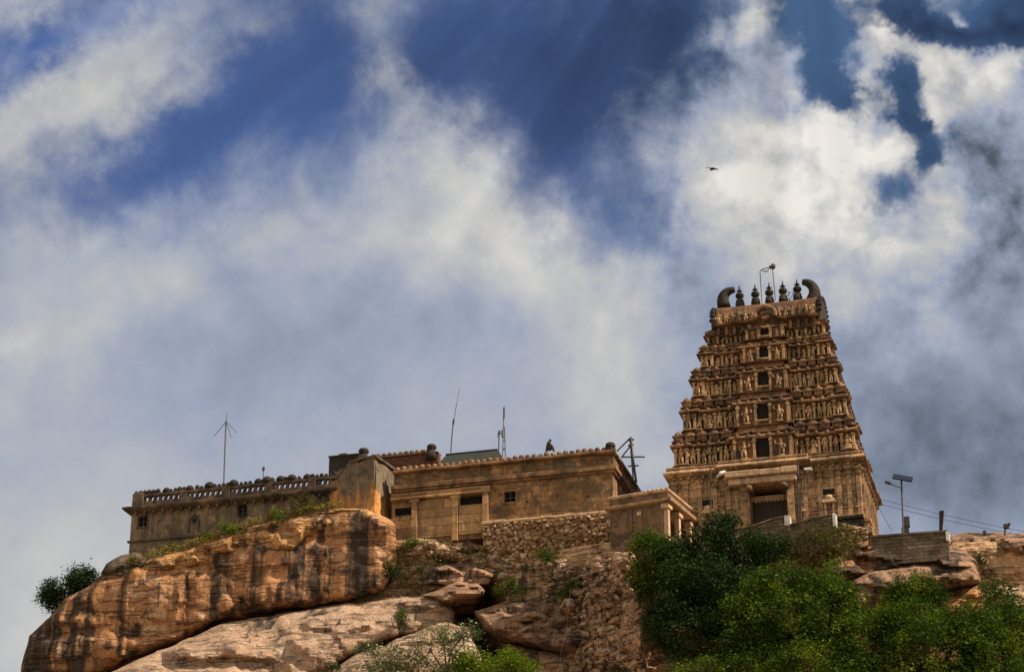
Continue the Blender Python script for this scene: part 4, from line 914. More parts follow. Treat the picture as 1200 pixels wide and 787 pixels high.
c = MB(); c.loft([[(a_[0] + dx, v, a_[1] + dz) for a_, dx, dz in ((out[4], -.1, .0), (out[5], 0, .02), (out[6], .12, .0), (out[6], .12, .16), (out[5], 0, .18), (out[4], -.1, .14))] for v in (-.1, 1.4, 2.9, 4.3)]); part('coping', c, M['wing_trim'], pier)
#rock('boulder', 'reddish rubble mass left of the pier, against the wing', [(378, 606), (380, 580), (386, 566), (394, 574), (402, 590), (404, 606), (390, 612)], 135.4, -.012, -.03, .5, 6, 'rock_grey', 137, step=2, n_amp=.3, edge=1.2, back=2)
# ------------------------------------------------------------------ rubble retaining wall below the hall (stones modelled)
def rubble_wall(name, label, poly, d0, kx, ky, seed, cell=6.6, step=1.15, dep=.22):
    rs = np.random.RandomState(seed); pl = np.array(poly, float); x0, y0 = pl.min(0); x1, y1 = pl.max(0)
    xs = np.arange(x0, x1 + step, step); ys = np.arange(y0, y1 + step, step); X, Y = np.meshgrid(xs, ys); P = np.c_[X.ravel(), Y.ravel()]
    gx = np.arange(x0 - cell, x1 + cell, cell); gy = np.arange(y0 - cell, y1 + cell, cell * .8); GX, GY = np.meshgrid(gx, gy)
    S_ = np.c_[GX.ravel(), GY.ravel()] + rs.uniform(-.42, .42, (GX.size, 2)) * cell
    wj = np.c_[fbm(np.c_[P * .16, P[:, :1] * 0], 2, seed), fbm(np.c_[P * .16 + 9, P[:, :1] * 0], 2, seed)] * 1.6
    S_ = np.r_[S_, S_[rs.rand(len(S_)) < .3] + rs.uniform(-.45, .45, (1, 2)) * cell]
    q_ = np.abs((P + wj)[:, None] - S_[None]) * np.array([1, 1.35]); Dm = (q_ ** 2.6).sum(-1) ** (1 / 2.6) * rs.uniform(.85, 1.2, len(S_))[None]; o = np.argsort(Dm, 1)[:, :2]; r = np.arange(len(P)); f1, f2 = Dm[r, o[:, 0]], Dm[r, o[:, 1]]
    tl_ = rs.normal(0, .035, (len(S_), 2)); hgt = np.clip((f2 - f1) / (cell * .16), 0, 1) ** .7 * dep + rs.uniform(-.1, .1, len(S_))[o[:, 0]] + ((P - S_[o[:, 0]]) * tl_[o[:, 0]]).sum(1) * .5
    ins = np.zeros(len(P), bool)
    for a, b in zip(pl, np.roll(pl, -1, 0)):
        cr = (a[1] > P[:, 1]) != (b[1] > P[:, 1]); ins ^= cr & (P[:, 0] < a[0] + (P[:, 1] - a[1]) / (b[1] - a[1] + 1e-12) * (b[0] - a[0]))
    c = pl.mean(0); d = d0 + (P[:, 0] - c[0]) * kx + (P[:, 1] - c[1]) * ky
    W = CAM + (F_ + np.outer((P[:, 0] - 600) / FPX, R_) + np.outer((393.5 - P[:, 1]) / FPX, U_)) * (d - hgt - fbm(np.c_[P * .03, P[:, :1] * 0], 3, seed) * .12)[:, None]
    nx, ny = len(xs), len(ys); idx = np.arange(len(P)).reshape(ny, nx); I = ins.reshape(ny, nx); k = I[:-1, :-1] & I[1:, :-1] & I[:-1, 1:] & I[1:, 1:]
    fs = np.stack([idx[:-1, :-1], idx[1:, :-1], idx[1:, 1:], idx[:-1, 1:]], -1)[k]
    mb = MB(); mb.v = [tuple(p) for p in W]; mb.f = [tuple(map(int, f)) for f in fs]; ed = {}
    for f in mb.f:
        for q in range(4):
            a, b = f[q], f[(q + 1) % 4]
            if (b, a) in ed: del ed[(b, a)]
            else: ed[(a, b)] = 1
    bm = {}
    for a, b in ed:
        for q in (a, b):
            if q not in bm: bm[q] = len(mb.v); p = mb.v[q]; mb.v.append((p[0], p[1] + 3.0, p[2]))
    mb.f += [(b, a, bm[a], bm[b]) for a, b in ed]
    base = (float(W[ins][:, 0].mean()), float(W[ins][:, 1].mean()), float(W[ins][:, 2].min()))
    me = mb.mesh(name, M['rubble'], base, True)
    at_ = me.attributes.new('tone', 'FLOAT', 'POINT'); tone = rs.uniform(0, 1, len(S_))[o[:, 0]]; full = np.zeros(len(mb.v)); full[:len(P)] = tone; at_.data.foreach_set('value', full)
    gp_ = me.attributes.new('gap', 'FLOAT', 'POINT'); full = np.zeros(len(mb.v)); full[:len(P)] = np.clip((f2 - f1) / (cell * .14), 0, 1); gp_.data.foreach_set('value', full)
    o_ = link(name, me, None, base); BASE[o_.name] = base
    return tag(o_, label, 'wall')
m, g, b = newmat('rubble_stone'); P_ = pos(g)
ta = g.n.new('ShaderNodeAttribute'); ta.attribute_name = 'tone'; ga = g.n.new('ShaderNodeAttribute'); ga.attribute_name = 'gap'
col = g.ramp(ta.outputs['Fac'], [(0, (0.19, 0.11, 0.06)), (.3, (0.38, 0.23, 0.125)), (.5, (0.27, 0.18, 0.115)), (.8, (0.44, 0.29, 0.17)), (1, (0.56, 0.43, 0.30))])
col = g.mix(1.0, col, g.ramp(g.noise(P_, 7, 5, .65), [(.25, .6), (.75, 1.3)]), 'MULTIPLY')
col = g.mix(ga.outputs['Fac'], (0.11, 0.073, 0.048), col)
col = g.mix(g.ramp(g.noise(P_, .6, 6, .65), [(.5, 0.0), (.68, .6)]), col, (0.13, 0.085, 0.055))
g.l.new(col, b.inputs['Base Color']); bump(g, b, g.noise(P_, 9, 5, .65), .05); M['rubble'] = m
rubble_wall('retaining_wall', 'rough rubble stone retaining wall under the ochre hall', [(566, 616), (600, 610), (650, 607), (716, 600), (716, 648), (700, 662), (660, 680), (620, 672), (585, 655), (566, 640)], 132.9, -.0145, -.010, 3)
rubble_wall('rubble_bank', 'dry-stone rubble bank behind the brown shrub below the tower', [(862, 632), (925, 618), (985, 612), (1018, 618), (1018, 650), (985, 655), (955, 672), (920, 700), (880, 700)], 126.0, -.012, -.02, 8, cell=8.5)
rock('stony_bank', 'steep bank of broken tan stone sloping down under the pavilion', [(664, 705), (680, 682), (698, 662), (712, 646), (740, 645), (752, 660), (760, 720), (754, 815), (632, 815), (640, 780), (668, 752), (672, 725)], 127.3, -.066, -.014, .5, 16, 'hill', 15, step=2, n_amp=.4, strata=.25, edge=3.5, back=4, cat='bank', facet=.38, fcell=.8)
u0, z0_ = H.on(566, 618, -.5); u1, z1_ = H.on(718, 601, -.5)
q = MB()
for i in range(11): a = u0 + (u1 - u0) * i / 11; q.bevbox((a + .01, -.85 + random.uniform(-.06, .06), 1.86 + random.uniform(-.03, .03)), (u0 + (u1 - u0) * (i + 1) / 11 - .01, -.004, 2.04 + random.uniform(-.03, .03)), .04)
solid('stone_ledge', 'pale stone ledge along the top of the rubble wall', 'ledge', q, M['pale_trim'], H, (u0, -.5, 1.86))

# ------------------------------------------------------------------ pavilion beside the tower
dP = None
for dd in np.arange(120, 140, .05):
    P = at(784, 640, dd)
    if (P - H.o) @ H.ev > -4.2: dP = dd; break
PF = Frame(at(784, 640, dP), 25.5)
pu = lambda x, y: PF.on(x, y, 0)
L0 = pu(715, 620)[0]; zt_ = pu(784, 571)[1]; zk = pu(784, 585.5)[1]
pav = thing('stair_pavilion', 'small brown pavilion with slanting cornice between the hall and the tower', 'pavilion', PF, (L0 / 2, 0, -1.0))
q = MB(); q.box((L0, 0, -3.2), (-.35, .5, zk)); q.box((L0, .51, -3.2), (L0 + .5, 11, zk - .01)); q.box((L0 + .5, 10.4, -1.6), (-.01, 11, zk - .01)); q.box((L0 + .05, .1, zk), (-.1, 10.9, zk + .1)); part('wall', q, M['pavilion'], pav)
q = MB(); q.loft([[(a, b_, z) for a, b_ in ((L0 - o, -o), (o, -o), (o, 11 + o), (L0 - o, 11 + o))] for z, o in ((zk - .1, .02), (zk - .06, .28), (zk + .06, .34), (zk + .12, .1), (zk + .16, .02))])
q.bevbox((L0 - .08, -.08, zt_ - .2), (.1, 11.1, zt_), .05); part('cornice', q, M['pale_trim'], pav)
q = MB(); q.box((L0, -.0, zk + .162), (0, 10.98, zt_ - .22)); part('parapet', q, M['pavilion'], pav)
q = MB()
for i in range(6): q.ell((L0 + 2.2 + i * .28, -.05, zt_ - .02), (.1, .08, .08), 6, 4)
part('carved_crest', q, M['pale_trim'], pav)
for y in (.0, 1.7, 3.5, 5.4, 7.4, 9.4):
    q = MB(); q.box((-.3, y + .06, -1.6), (-.02, y + .34, zk - .14)); q.bevbox((-.4, y - .1, zk - .5), (.08, y + .52, zk - .14), .06); part('pillar', q, M['pale_trim'], pav)
q = MB(); q.box((-1.3, .6, -1.6), (-1.2, 10.3, zk - .1)); part('inner_wall', q, M['ledge'], pav)
q = MB(); q.box((-.5, .42, -1.6), (.06, 10.9, .75)); part('sill_wall', q, M['pavilion'], pav)
q = MB(); uu, zz = pu(749, 602); q.box((uu - .13, -.06, zz - .1), (uu + .13, .02, zz + .14)); part('plaque', q, M['pale_trim'], pav)
q = MB(); uu = pu(739, 615)[0]; q.box((uu - .12, -.07, -1.5), (uu + .12, .0, zk - .1)); part('pilaster', q, M['pavilion'], pav)

# ------------------------------------------------------------------ stair walls, plinth, block wall
def slabwall(name, label, px, v, th, cap, mat, capmat, post=None, deep=1.7):
    """a low wall whose top follows the given photo points"""
    P = [H.on(x, y, v) for x, y in px]; zb_ = min(p[1] for p in P) - deep
    o = thing(name, label, 'wall', H, (P[0][0], v, zb_))
    q = MB(); q.prism([(P[0][0], zb_), (P[-1][0], zb_)] + [(a, b_ - cap) for a, b_ in reversed(P)], v, v + th); part('wall', q, M[mat], o)
    c = MB()
    for (a, b_), (c_, d_) in zip(P, P[1:]): c.prism([(a, b_ - cap + .003), (c_, d_ - cap + .003), (c_, d_), (a, b_)], v - .08, v + th + .08)
    part('coping', c, M[capmat], o)
    if post:
        pu_, pz = H.on(post[0], post[1], v); q = MB(); q.bevbox((pu_ - post[2], v - .12, pz), (pu_ + post[2], v + th, pz + post[3]), .03); part('post', q, M['white'], o)
    return o
slabwall('stair_wall', 'low stone stair wall with pale coping below the gate, left of the white block', [(866, 619), (885, 614), (905, 607), (921, 604)], -3.0, .45, .1, 'block', 'pavilion', (923, 616, .16, .62))
slabwall('stair_wall', 'low stone stair wall rising to a white post at the right of the gate', [(926, 614), (945, 608), (962, 604), (977, 601)], -3.4, .45, .1, 'block', 'pavilion', (978.5, 617, .09, .78))
slabwall('plinth_wall', 'dark stepped stone plinth at the right corner of the tower', [(981, 622), (1013, 616)], -1.6, 1.5, .14, 'block', 'wing_trim')
u0, z0_ = H.on(981, 607, -1.1); u1, _ = H.on(1012, 605, -1.1)
q = MB(); q.bevbox((u0, -1.3, z0_ - .62), (u1, -.55, z0_ - .36), .05); q.bevbox((u0 + .1, -1.1, z0_ - .35), (u1 - .1, -.55, z0_ - .12), .05); q.bevbox((u0, -1.25, z0_ - .11), (u1, -.55, z0_ + .1), .05)
solid('stone_steps', 'stack of dark weathered stone courses at the tower foot', 'steps', q, M['dark_stone'], H, (u0, -1.2, z0_ - .7))
slabwall('block_wall', 'low grey stone block wall with dark coping right of the tower', [(1020, 627.5), (1060, 624.5), (1110, 621)], -2.6, .5, .12, 'block', 'wing_trim', (1111, 634, .09, .55), 1.7)

# ------------------------------------------------------------------ poles, masts, lamps
def P3(x, y, v): u, z = H.on(x, y, v); return (u, v, z)
def mast(name, label, cat, pts, v, r, extra=(), group=None, mat='metal', r1=None):
    b_ = P3(*pts[0], v); q = MB(); q.tube([P3(x, y, v) for x, y in pts], r, r1, 6)
    for e in extra:
        vv = e[3] if len(e) > 3 else v; q.tube([P3(*e[0], v), P3(*e[1], vv)], e[2], n=5)
    return solid(name, label, cat, q, M[mat], H, b_, group=group)
mast('umbrella_antenna', 'tall thin antenna with drooping whiskers on the left wing roof', 'antenna', [(262.3, 566), (263.5, 530), (265, 492)], 2.0, .05, [((265, 494), (250.5, 511), .02, 2), ((265.5, 494), (278, 507), .02, 2.6), ((265.5, 495), (271, 513), .02, 1.2), ((265.3, 495), (265.6, 484), .018, 2)])
mast('roof_lamp', 'short thin pole with a small head near the right end of the left wing', 'lamp', [(308.5, 562), (308.5, 549)], 2.0, .035, [((308.6, 551), (308.8, 547), .09)])
mast('whip_antenna', 'leaning whip antenna rising from the green roof', 'antenna', [(528.3, 530), (529.5, 512), (531.2, 495)], 5.5, .045, [((531.2, 496), (535, 473), .022), ((535, 473), (538.5, 455), .013), ((531.0, 497), (531.6, 491), .07)])
mast('lattice_mast', 'tall slim lattice mast behind the right end of the green roof', 'antenna', [(589, 537), (589.8, 505), (590.5, 478)], 6.5, .035, [((592.2, 537), (591.2, 500), .03), ((589, 528), (592, 524), .02), ((592, 528), (589, 524), .02), ((589.1, 518), (591.6, 514), .02), ((589.5, 508), (591.4, 504), .02), ((589, 504), (589.3, 512), .09), ((590.4, 490), (590.6, 477), .06)])
mast('short_mast', 'short pole with a small antenna head left of the lattice mast', 'antenna', [(584.5, 533), (584.9, 508)], 6.0, .05, [((583, 508), (587, 507.3), .04), ((584.9, 509), (585, 504.5), .07), ((582.5, 512), (585, 508), .025)])
up = mast('utility_pole', 'steel utility pole with cross arms and struts behind the hall', 'utility pole', [(745.5, 565), (742, 540), (739.5, 512)], 7.0, .09, [((742.3, 565), (738.2, 514), .05), ((738, 513.5), (723, 528.5), .05), ((739, 522), (728.5, 535.5), .05), ((728, 535.3), (755.5, 535), .05), ((736, 546), (748.5, 545.2), .05), ((736.5, 516), (743, 514.5), .06), ((736, 522), (742.5, 521), .06)])
lp = mast('lamp_post', 'dark lamp post with a white lamp head before the left of the gate', 'street lamp', [(832.4, 640), (832.6, 590), (832.8, 548)], -3.2, .055, [((832.8, 559), (842, 558), .03)], mat='wood')
q = MB(); a, b_ = P3(840, 559, -3.2), P3(850, 552.5, -3.2); q.tube([a, ((a[0] + b_[0]) / 2, -3.3, (a[2] + b_[2]) / 2 + .03), b_], [.05, .14, .10], n=8); part('lamp_head', q, M['white'], lp)
pp = mast('service_pole', 'dark service pole with cross bars before the right of the gate', 'utility pole', [(935.6, 640), (935.8, 590), (935, 541)], -3.2, .06, [((938.5, 640), (938, 572), .05), ((930, 579), (947, 577.5), .04), ((931, 592), (942, 590.5), .035), ((929.5, 562), (941, 561), .035), ((935.2, 553), (946, 550.5), .025), ((943, 552), (943.5, 575), .05)], mat='wood')
q = MB(); u, v, z = P3(947, 550, -3.2); q.bevbox((u - .22, v - .15, z - .06), (u + .22, v + .15, z + .08), .04); part('lamp_head', q, M['white'], pp)
sl_ = mast('solar_street_lamp', 'dark solar street lamp with a tilted panel behind the block wall', 'street lamp', [(1058.8, 628), (1057.6, 595), (1056.2, 561)], -1.8, .055)
q = MB(); a = P3(1046, 559.3, -1.8); b_ = P3(1069, 563.3, -1.8)
du = (b_[0] - a[0]); dz = (b_[2] - a[2])
q.add([(a[0], -2.0, a[2] - .15), (b_[0], -2.0, b_[2] - .15), (b_[0] + .05, -1.45, b_[2] + .30), (a[0] + .05, -1.45, a[2] + .30), (a[0], -2.04, a[2] - .10), (b_[0], -2.04, b_[2] - .10), (b_[0] + .05, -1.49, b_[2] + .35), (a[0] + .05, -1.49, a[2] + .35)], [(0, 3, 2, 1), (4, 5, 6, 7), (0, 1, 5, 4), (1, 2, 6, 5), (2, 3, 7, 6), (3, 0, 4, 7)])
part('solar_panel', q, M['panel'], sl_)
q = MB(); q.tube([P3(1056.2, 571.5, -1.8), P3(1048, 568.5, -1.8), P3(1043, 566.3, -1.8)], .03, n=5); am = part('arm', q, M['metal'], sl_)
q = MB(); a, b_ = P3(1043.5, 566.6, -1.8), P3(1037.5, 564, -1.8); q.tube([a, b_], [.08, .10], n=6); part('lamp_head', q, M['metal'], am, root=sl_)
q = MB(); u, v, z = P3(1062, 612, -1.6); q.bevbox((u - .19, v - .15, z - .28), (u + .19, v + .15, z + .34), .03); q.box((u - .13, v - .1, z - .75), (u + .13, v + .1, z - .28))
solid('control_box', 'dark electrical control box on a stand beside the solar lamp', 'electrical box', q, M['metal'], H, (u, v, z - .75))
u, v, z = P3(1058.5, 624, -1.5); q = MB(); q.bevbox((u - .12, v, z), (u + .08, v + .2, z + .35), .02); solid('white_block', 'small white block at the foot of the solar lamp', 'block', q, M['white'], H, (u, v, z))
q = MB(); t_ = P3(1103.6, 599, -2.2); b_ = P3(1102.4, 624, -2.2); q.loft([[(c_[0] - w, v, c_[2]), (c_[0] + w, v, c_[2]), (c_[0] + w, v + w * 2, c_[2]), (c_[0] - w, v + w * 2, c_[2])] for c_, w, v in ((b_, .08, -2.3), (t_, .13, -2.35))])
solid('stone_post', 'dark upright post widening to its top on the block wall', 'post', q, M['dark_stone'], H, b_)
q = MB(); u, v, z = P3(1153.7, 624, -1.5); q.bevbox((u - .1, v, z - .1), (u + .1, v + .2, z + .16), .03); solid('stub', 'tiny dark stub on the crest of the right rock ridge', 'stub', q, M['metal'], H, (u, v, z))
fl = mast('floodlight', 'small dark floodlight on a short post at the right edge', 'floodlight', [(1177.3, 627), (1178, 617.5)], -1.6, .05)
u, v, z = P3(1179.5, 616.8, -1.6); q = MB(); q.bevbox((u - .17, v - .2, z - .12), (u + .14, v + .1, z + .13), .03); q.box((u + .1, v - .2, z + .05), (u + .22, v + .05, z + .16)); part('lamp_head', q, M['metal'], fl)
rp = mast('utility_pole', 'plain wooden pole beyond the right edge carrying the two wires', 'utility pole', [(1312, 660), (1311, 610)], -1.0, .08, mat='wood')
def wire(label, a, b_, va, vb, sag, r=.012, mat='cable', name='power_line', cat='cable'):
    A, B_ = P3(*a, va), P3(*b_, vb); pts = [tuple(A[k] + (B_[k] - A[k]) * t - (sag * 4 * t * (1 - t) if k == 2 else 0) for k in range(3)) for t in [i / 16 for i in range(17)]]
    q = MB(); q.tube(pts, r, n=4); return solid(name, label, cat, q, M[mat], H, A)
wire('upper thin wire running right from the tower', (1026, 583), (1311, 640), 5, -1.0, .25)
wire('lower thin wire running right from the tower', (1027, 589), (1311, 645), 5, -1.0, .25)
wire('slack cable hanging from the tower corner to the rocks', (1028, 590), (1046, 622), 4, -1.0, .1, .014)
q = MB(); rp_ = [at(x, y, d) for x, y, d in ((671, 668, 130.6), (669, 685, 129.2), (667, 705, 127.9), (664, 735, 127.3), (658, 760, 126.2), (654, 790, 125.5), (652, 815, 124.5))]
q.tube(rp_, .008, n=5); solid('rope', 'thin pale rope hanging down the rocky slope', 'rope', q, M['rope'], ID, tuple(rp_[0]))

# ------------------------------------------------------------------ animals
def monkey(name, label, px, py, v, h, lean=0.0, flip=1):
    """a seated langur grown as one skinned body, h metres from seat to crown"""
    u, z = H.on(px, py, v); s = h / .62
    J = [(0, 0, .10), (.02, 0, .26), (.05, 0, .42), (.08 + lean, 0, .50), (.12 + lean, 0, .575), (.185 + lean, 0, .55),           # pelvis, belly, chest, neck, head, muzzle
         (.10, .07, .13), (.24, .09, .27), (.23, .08, .03), (.30, .08, .02),                                                      # far leg
         (.10, -.07, .13), (.24, -.09, .27), (.23, -.08, .03), (.30, -.08, .02),                                                  # near leg
         (.06, .10, .40), (.17, .11, .28), (.27, .07, .22), (.06, -.10, .40), (.17, -.11, .28), (.27, -.07, .22),                  # arms
         (-.10, 0, .04), (-.16, .02, -.12), (-.15, .03, -.32), (-.10, .03, -.45)]                                                  # tail
    Rr = [.11, .12, .105, .06, .085, .045, .065, .05, .03, .025, .065, .05, .03, .025, .05, .035, .022, .05, .035, .022, .03, .02, .018, .012]
    E_ = [(0, 1), (1, 2), (2, 3), (3, 4), (4, 5), (0, 6), (6, 7), (7, 8), (8, 9), (0, 10), (10, 11), (11, 12), (12, 13), (2, 14), (14, 15), (15, 16), (2, 17), (17, 18), (18, 19), (0, 20), (20, 21), (21, 22), (22, 23)]
    me = bpy.data.meshes.new(name); me.from_pydata([(flip * a * s, b * s, c * s) for a, b, c in J], E_, []); o = link(name, me, None, tuple(H.w(u, v, z)), -H.a)
    md = o.modifiers.new('skin', 'SKIN'); md.use_smooth_shade = True
    for i, r in enumerate(Rr): me.skin_vertices[0].data[i].radius = (r * s * 1.15, r * s * 1.15); me.skin_vertices[0].data[i].use_root = i == 0
    sb = o.modifiers.new('sub', 'SUBSURF'); sb.levels = 1; sb.render_levels = 1
    me.materials.append(M['fur']); BASE[o.name] = (u, v, z)
    q = MB()
    for y in (-.075, .075): q.ell((u + flip * (.12 + lean) * s, v + y * s, z + .60 * s), (.02 * s, .02 * s, .03 * s), 6, 4)
    part('ear', q, M['fur'], o)
    return tag(o, label, 'monkey')
monkey('langur', 'larger dark monkey sitting upright on the hall parapet between ball merlons', 642.2, 528.5, .4, .78)
monkey('langur', 'smaller dark monkey crouched at the right of the larger one on the hall parapet', 648.2, 527.5, .5, .42, .05, -1)
bp = at(834, 197, 150); q = MB(); K_ = 150 / FPX
bx = lambda x, y, o=0: (bp[0] + (x - 834) * K_, bp[1] + o, bp[2] - (y - 197) * K_)
q.tube([bx(840.2, 198.7), bx(838.6, 198.2), bx(836.5, 197.9), bx(834.5, 197.6), bx(832.8, 197.9), bx(831.9, 198.2)], [.02, .05, .085, .08, .055, .012], n=8)
bird = solid('bird', 'small black bird gliding in the sky above the tower', 'bird', q, M['feather'], ID, tuple(bp), True)
for s_, tip in ((-1, [(835, 197.4, 0), (832.5, 196.8, .0), (830, 196.5, .02), (827.6, 196.2, .03)]), (1, [(836, 197.9, .0), (834.5, 198.2, .05), (833, 198.8, .08), (832, 199.2, .1)])):
    w = MB(); A_ = [bx(*p) for p in tip]; wd = (.14, .15, .11, .02); vs_ = []
    for p, k in zip(A_, wd): vs_ += [(p[0] - k * .5, p[1], p[2] + .02), (p[0] + k, p[1], p[2] + .02), (p[0] + k, p[1], p[2] - .02), (p[0] - k * .5, p[1], p[2] - .02)]
    w.loft([vs_[i:i + 4] for i in range(0, 16, 4)]); part('wing', w, M['feather'], bird)
w = MB(); w.loft([[bx(839.5, 198.2), bx(839.5, 198.8), bx(839.6, 198.6, .02)], [bx(841.2, 198.4, -.1), bx(841.2, 199.2, .1), bx(841.3, 198.9, .12)]]); part('tail', w, M['feather'], bird)

# ------------------------------------------------------------------ plants
def leaves(mb_v, mb_t, centers, rs, n, spread, size, up=.35, tone0=None):
    """n leaves round every clump centre: small folded diamonds"""
    m_ = len(centers); C_ = np.repeat(centers, n, 0) + rs.normal(0, 1, (m_ * n, 3)) * spread
    k = len(C_); a = rs.normal(0, 1, (k, 3)); a[:, 2] *= .5; a /= np.linalg.norm(a, axis=1)[:, None]
    b = rs.normal(0, 1, (k, 3)); b[:, 2] *= .55; b -= (b * a).sum(1)[:, None] * a; b /= np.linalg.norm(b, axis=1)[:, None]
    sz = size * rs.uniform(.5, 1.0, k)[:, None] ** 1.0 * rs.choice([1.0, 1.3, 1.8], k)[:, None]
    V = np.stack([C_ - a * sz, C_ + b * sz * .42, C_ + a * sz, C_ - b * sz * .42], 1).reshape(-1, 3)
    t0 = rs.uniform(0, 1, m_) if tone0 is None else tone0
    t = np.clip(np.repeat(t0, n) * .65 + rs.uniform(0, .35, k), 0, 1)
    mb_v.append(V); mb_t.append(np.repeat(t, 4))
def leafmesh(name, Vs, Ts, mat, base):
    V = np.concatenate(Vs) - np.array(base); T = np.concatenate(Ts); n = len(V) // 4
    me = bpy.data.meshes.new(name); me.vertices.add(len(V)); me.vertices.foreach_set('co', V.ravel().astype(np.float32))
    me.loops.add(4 * n); me.loops.foreach_set('vertex_index', np.arange(4 * n, dtype=np.int32))
    me.polygons.add(n); me.polygons.foreach_set('loop_start', np.arange(0, 4 * n, 4, dtype=np.int32)); me.polygons.foreach_set('loop_total', np.full(n, 4, np.int32))
    me.materials.append(mat); me.update(calc_edges=True)
    at_ = me.attributes.new('tone', 'FLOAT', 'POINT'); at_.data.foreach_set('value', T.astype(np.float32)); return me
def plant(name, label, cat, lobes, foot_, mat, seed, dens=1.0, leaf=.12, clump=.26, n=26, trunk=.12, group=None, flowers=0, sparse=0.0):
    """lobes: (px, py, distance, half width px, half height px); foot_: where the stem meets the ground"""
    rs = np.random.RandomState(seed); base = tuple(at(*foot_)); o = thing(name, label, cat, ID, base, group)
    Vs, Ts, tops = [], [], []; fl_ = MB()
    for (px, py, d, rx, ry) in lobes:
        c = at(px, py, d); s = d / FPX; R3 = np.array([rx * s, (rx + ry) / 2 * s, ry * s]); tops.append((c, R3))
        area = rx * ry * s * s
        k = int(max(6, area * 80 * dens)); leaf_, n_ = leaf * .62, int(n * 1.25); u = rs.normal(0, 1, (k * 2, 3)); u /= np.linalg.norm(u, axis=1)[:, None]
        rr = rs.uniform(.3, 1.0, len(u)) ** .45 * (1 + .28 * fbm(u * 1.7 + seed, 3, seed)[:])
        P = c + u * rr[:, None] * R3
        gap = fbm(P * 1.1, 3, seed + 3); P = P[gap > -.22 + sparse][:k]
        if len(P) == 0: P = np.array([c])
        tone = np.clip(.5 + .35 * fbm(P * .9, 2, seed + 9) + rs.normal(0, .16, len(P)), 0, 1)
        leaves(Vs, Ts, P, rs, n_, clump * .8, leaf_, tone0=tone)
        if flowers:
            for p in P[rs.rand(len(P)) < flowers]:
                if p[2] > c[2] - .2 * R3[2]:
                    for _ in range(4): q_ = p + rs.normal(0, .14, 3) + np.array([0, -.15, .12]); fl_.ell(q_, (.06, .06, .05), 5, 3)
    co = link('crown', leafmesh('crown', Vs, Ts, M[mat], base), o)
    if fl_.v: part('blossom', fl_, M['flower'], co, root=o)
    t_ = MB(); b0 = np.array(base); cm = np.mean([c for c, _ in tops], 0)
    fork = b0 + (cm - b0) * .42
    t_.tube([b0 - (0, 0, .3), b0 + (fork - b0) * .5 + rs.normal(0, .06, 3), fork], trunk, trunk * .72, 7)
    for c, R3 in tops:
        mid = fork + (c - fork) * .5 + rs.normal(0, .15, 3); t_.tube([fork, mid, c], trunk * .6, trunk * .22, 5)
        for _ in range(5):
            e = c + rs.normal(0, .5, 3) * R3; t_.tube([mid + (c - mid) * rs.uniform(.2, 1), (c + e) / 2 + rs.normal(0, .08, 3), e], trunk * .25, .012, 4)
    part('trunk', t_, M['bark'], o)
    return o
hd = lambda x, y: float(hill_depth(x, y))
# big trees at the lower right
T_ = 'large trees at the foot of the hill'
plant('tree', 'big bright-topped green tree in front of the rubble bank, left of the tan boulder', 'tree', [(905, 688, 117, 36, 22), (870, 712, 116.5, 28, 20), (945, 688, 117, 32, 22), (985, 702, 117, 24, 20), (925, 722, 115.5, 50, 28), (972, 738, 115.5, 44, 28), (885, 742, 115.5, 40, 26), (930, 668, 118, 20, 12), (972, 682, 118, 14, 12), (930, 775, 116, 75, 34), (870, 775, 116.5, 40, 26), (998, 725, 116, 24, 20)], (930, 850, 117.5), 'leaf', 1, 1.0, .13, .28, 26, .3, T_)
plant('tree', 'widest green tree, at the lower right under the tan boulder', 'tree', [(1080, 722, 114, 46, 20), (1035, 738, 114, 40, 24), (1130, 732, 114, 46, 24), (1085, 758, 113, 80, 32), (1015, 765, 113.5, 42, 28), (1155, 766, 113.5, 48, 30), (1060, 795, 112.5, 90, 32), (1150, 800, 113, 60, 30), (1000, 795, 113, 40, 26)], (1085, 880, 114), 'leaf', 2, 1.0, .13, .28, 26, .34, T_)
plant('tree', 'small green tree top overlapping the front of the tan boulder', 'tree', [(1070, 690, 117, 26, 16), (1048, 702, 117, 22, 14), (1094, 704, 117, 24, 15), (1070, 716, 117, 44, 16)], (1070, 760, 119), 'leaf', 3, 1.1, .12, .24, 26, .16)
plant('tree', 'loose green tree at the right edge under the rock ridge', 'tree', [(1175, 712, 117, 28, 28), (1195, 738, 116, 30, 28), (1163, 690, 117.5, 13, 14), (1190, 775, 115, 46, 34), (1225, 760, 116, 30, 34), (1168, 735, 116, 24, 24)], (1190, 850, 117), 'leaf', 4, .9, .12, .28, 24, .2, None, 0, .05)
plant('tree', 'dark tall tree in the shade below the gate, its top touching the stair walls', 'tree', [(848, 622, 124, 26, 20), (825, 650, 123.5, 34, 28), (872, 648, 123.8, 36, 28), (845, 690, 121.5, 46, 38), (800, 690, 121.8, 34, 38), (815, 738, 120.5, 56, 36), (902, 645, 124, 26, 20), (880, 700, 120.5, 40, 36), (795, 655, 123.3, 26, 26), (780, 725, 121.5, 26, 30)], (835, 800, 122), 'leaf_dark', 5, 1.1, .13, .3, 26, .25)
plant('tree', 'round bush with lime-lit top beside the pavilion front', 'bush', [(756, 634, 124.0, 18, 14), (766, 652, 123.8, 29, 22), (788, 668, 123.6, 26, 24), (754, 676, 123.6, 19, 16), (770, 690, 123.4, 26, 18)], (762, 708, 124.4), 'leaf', 6, 1.1, .12, .26, 26, .14)
plant('bush', 'light green low bush at the bottom edge below the dark tree', 'bush', [(830, 784, 114, 48, 15), (875, 780, 114, 32, 14)], (840, 830, 115), 'leaf', 7, 1.0, .11, .25, 26, .1)
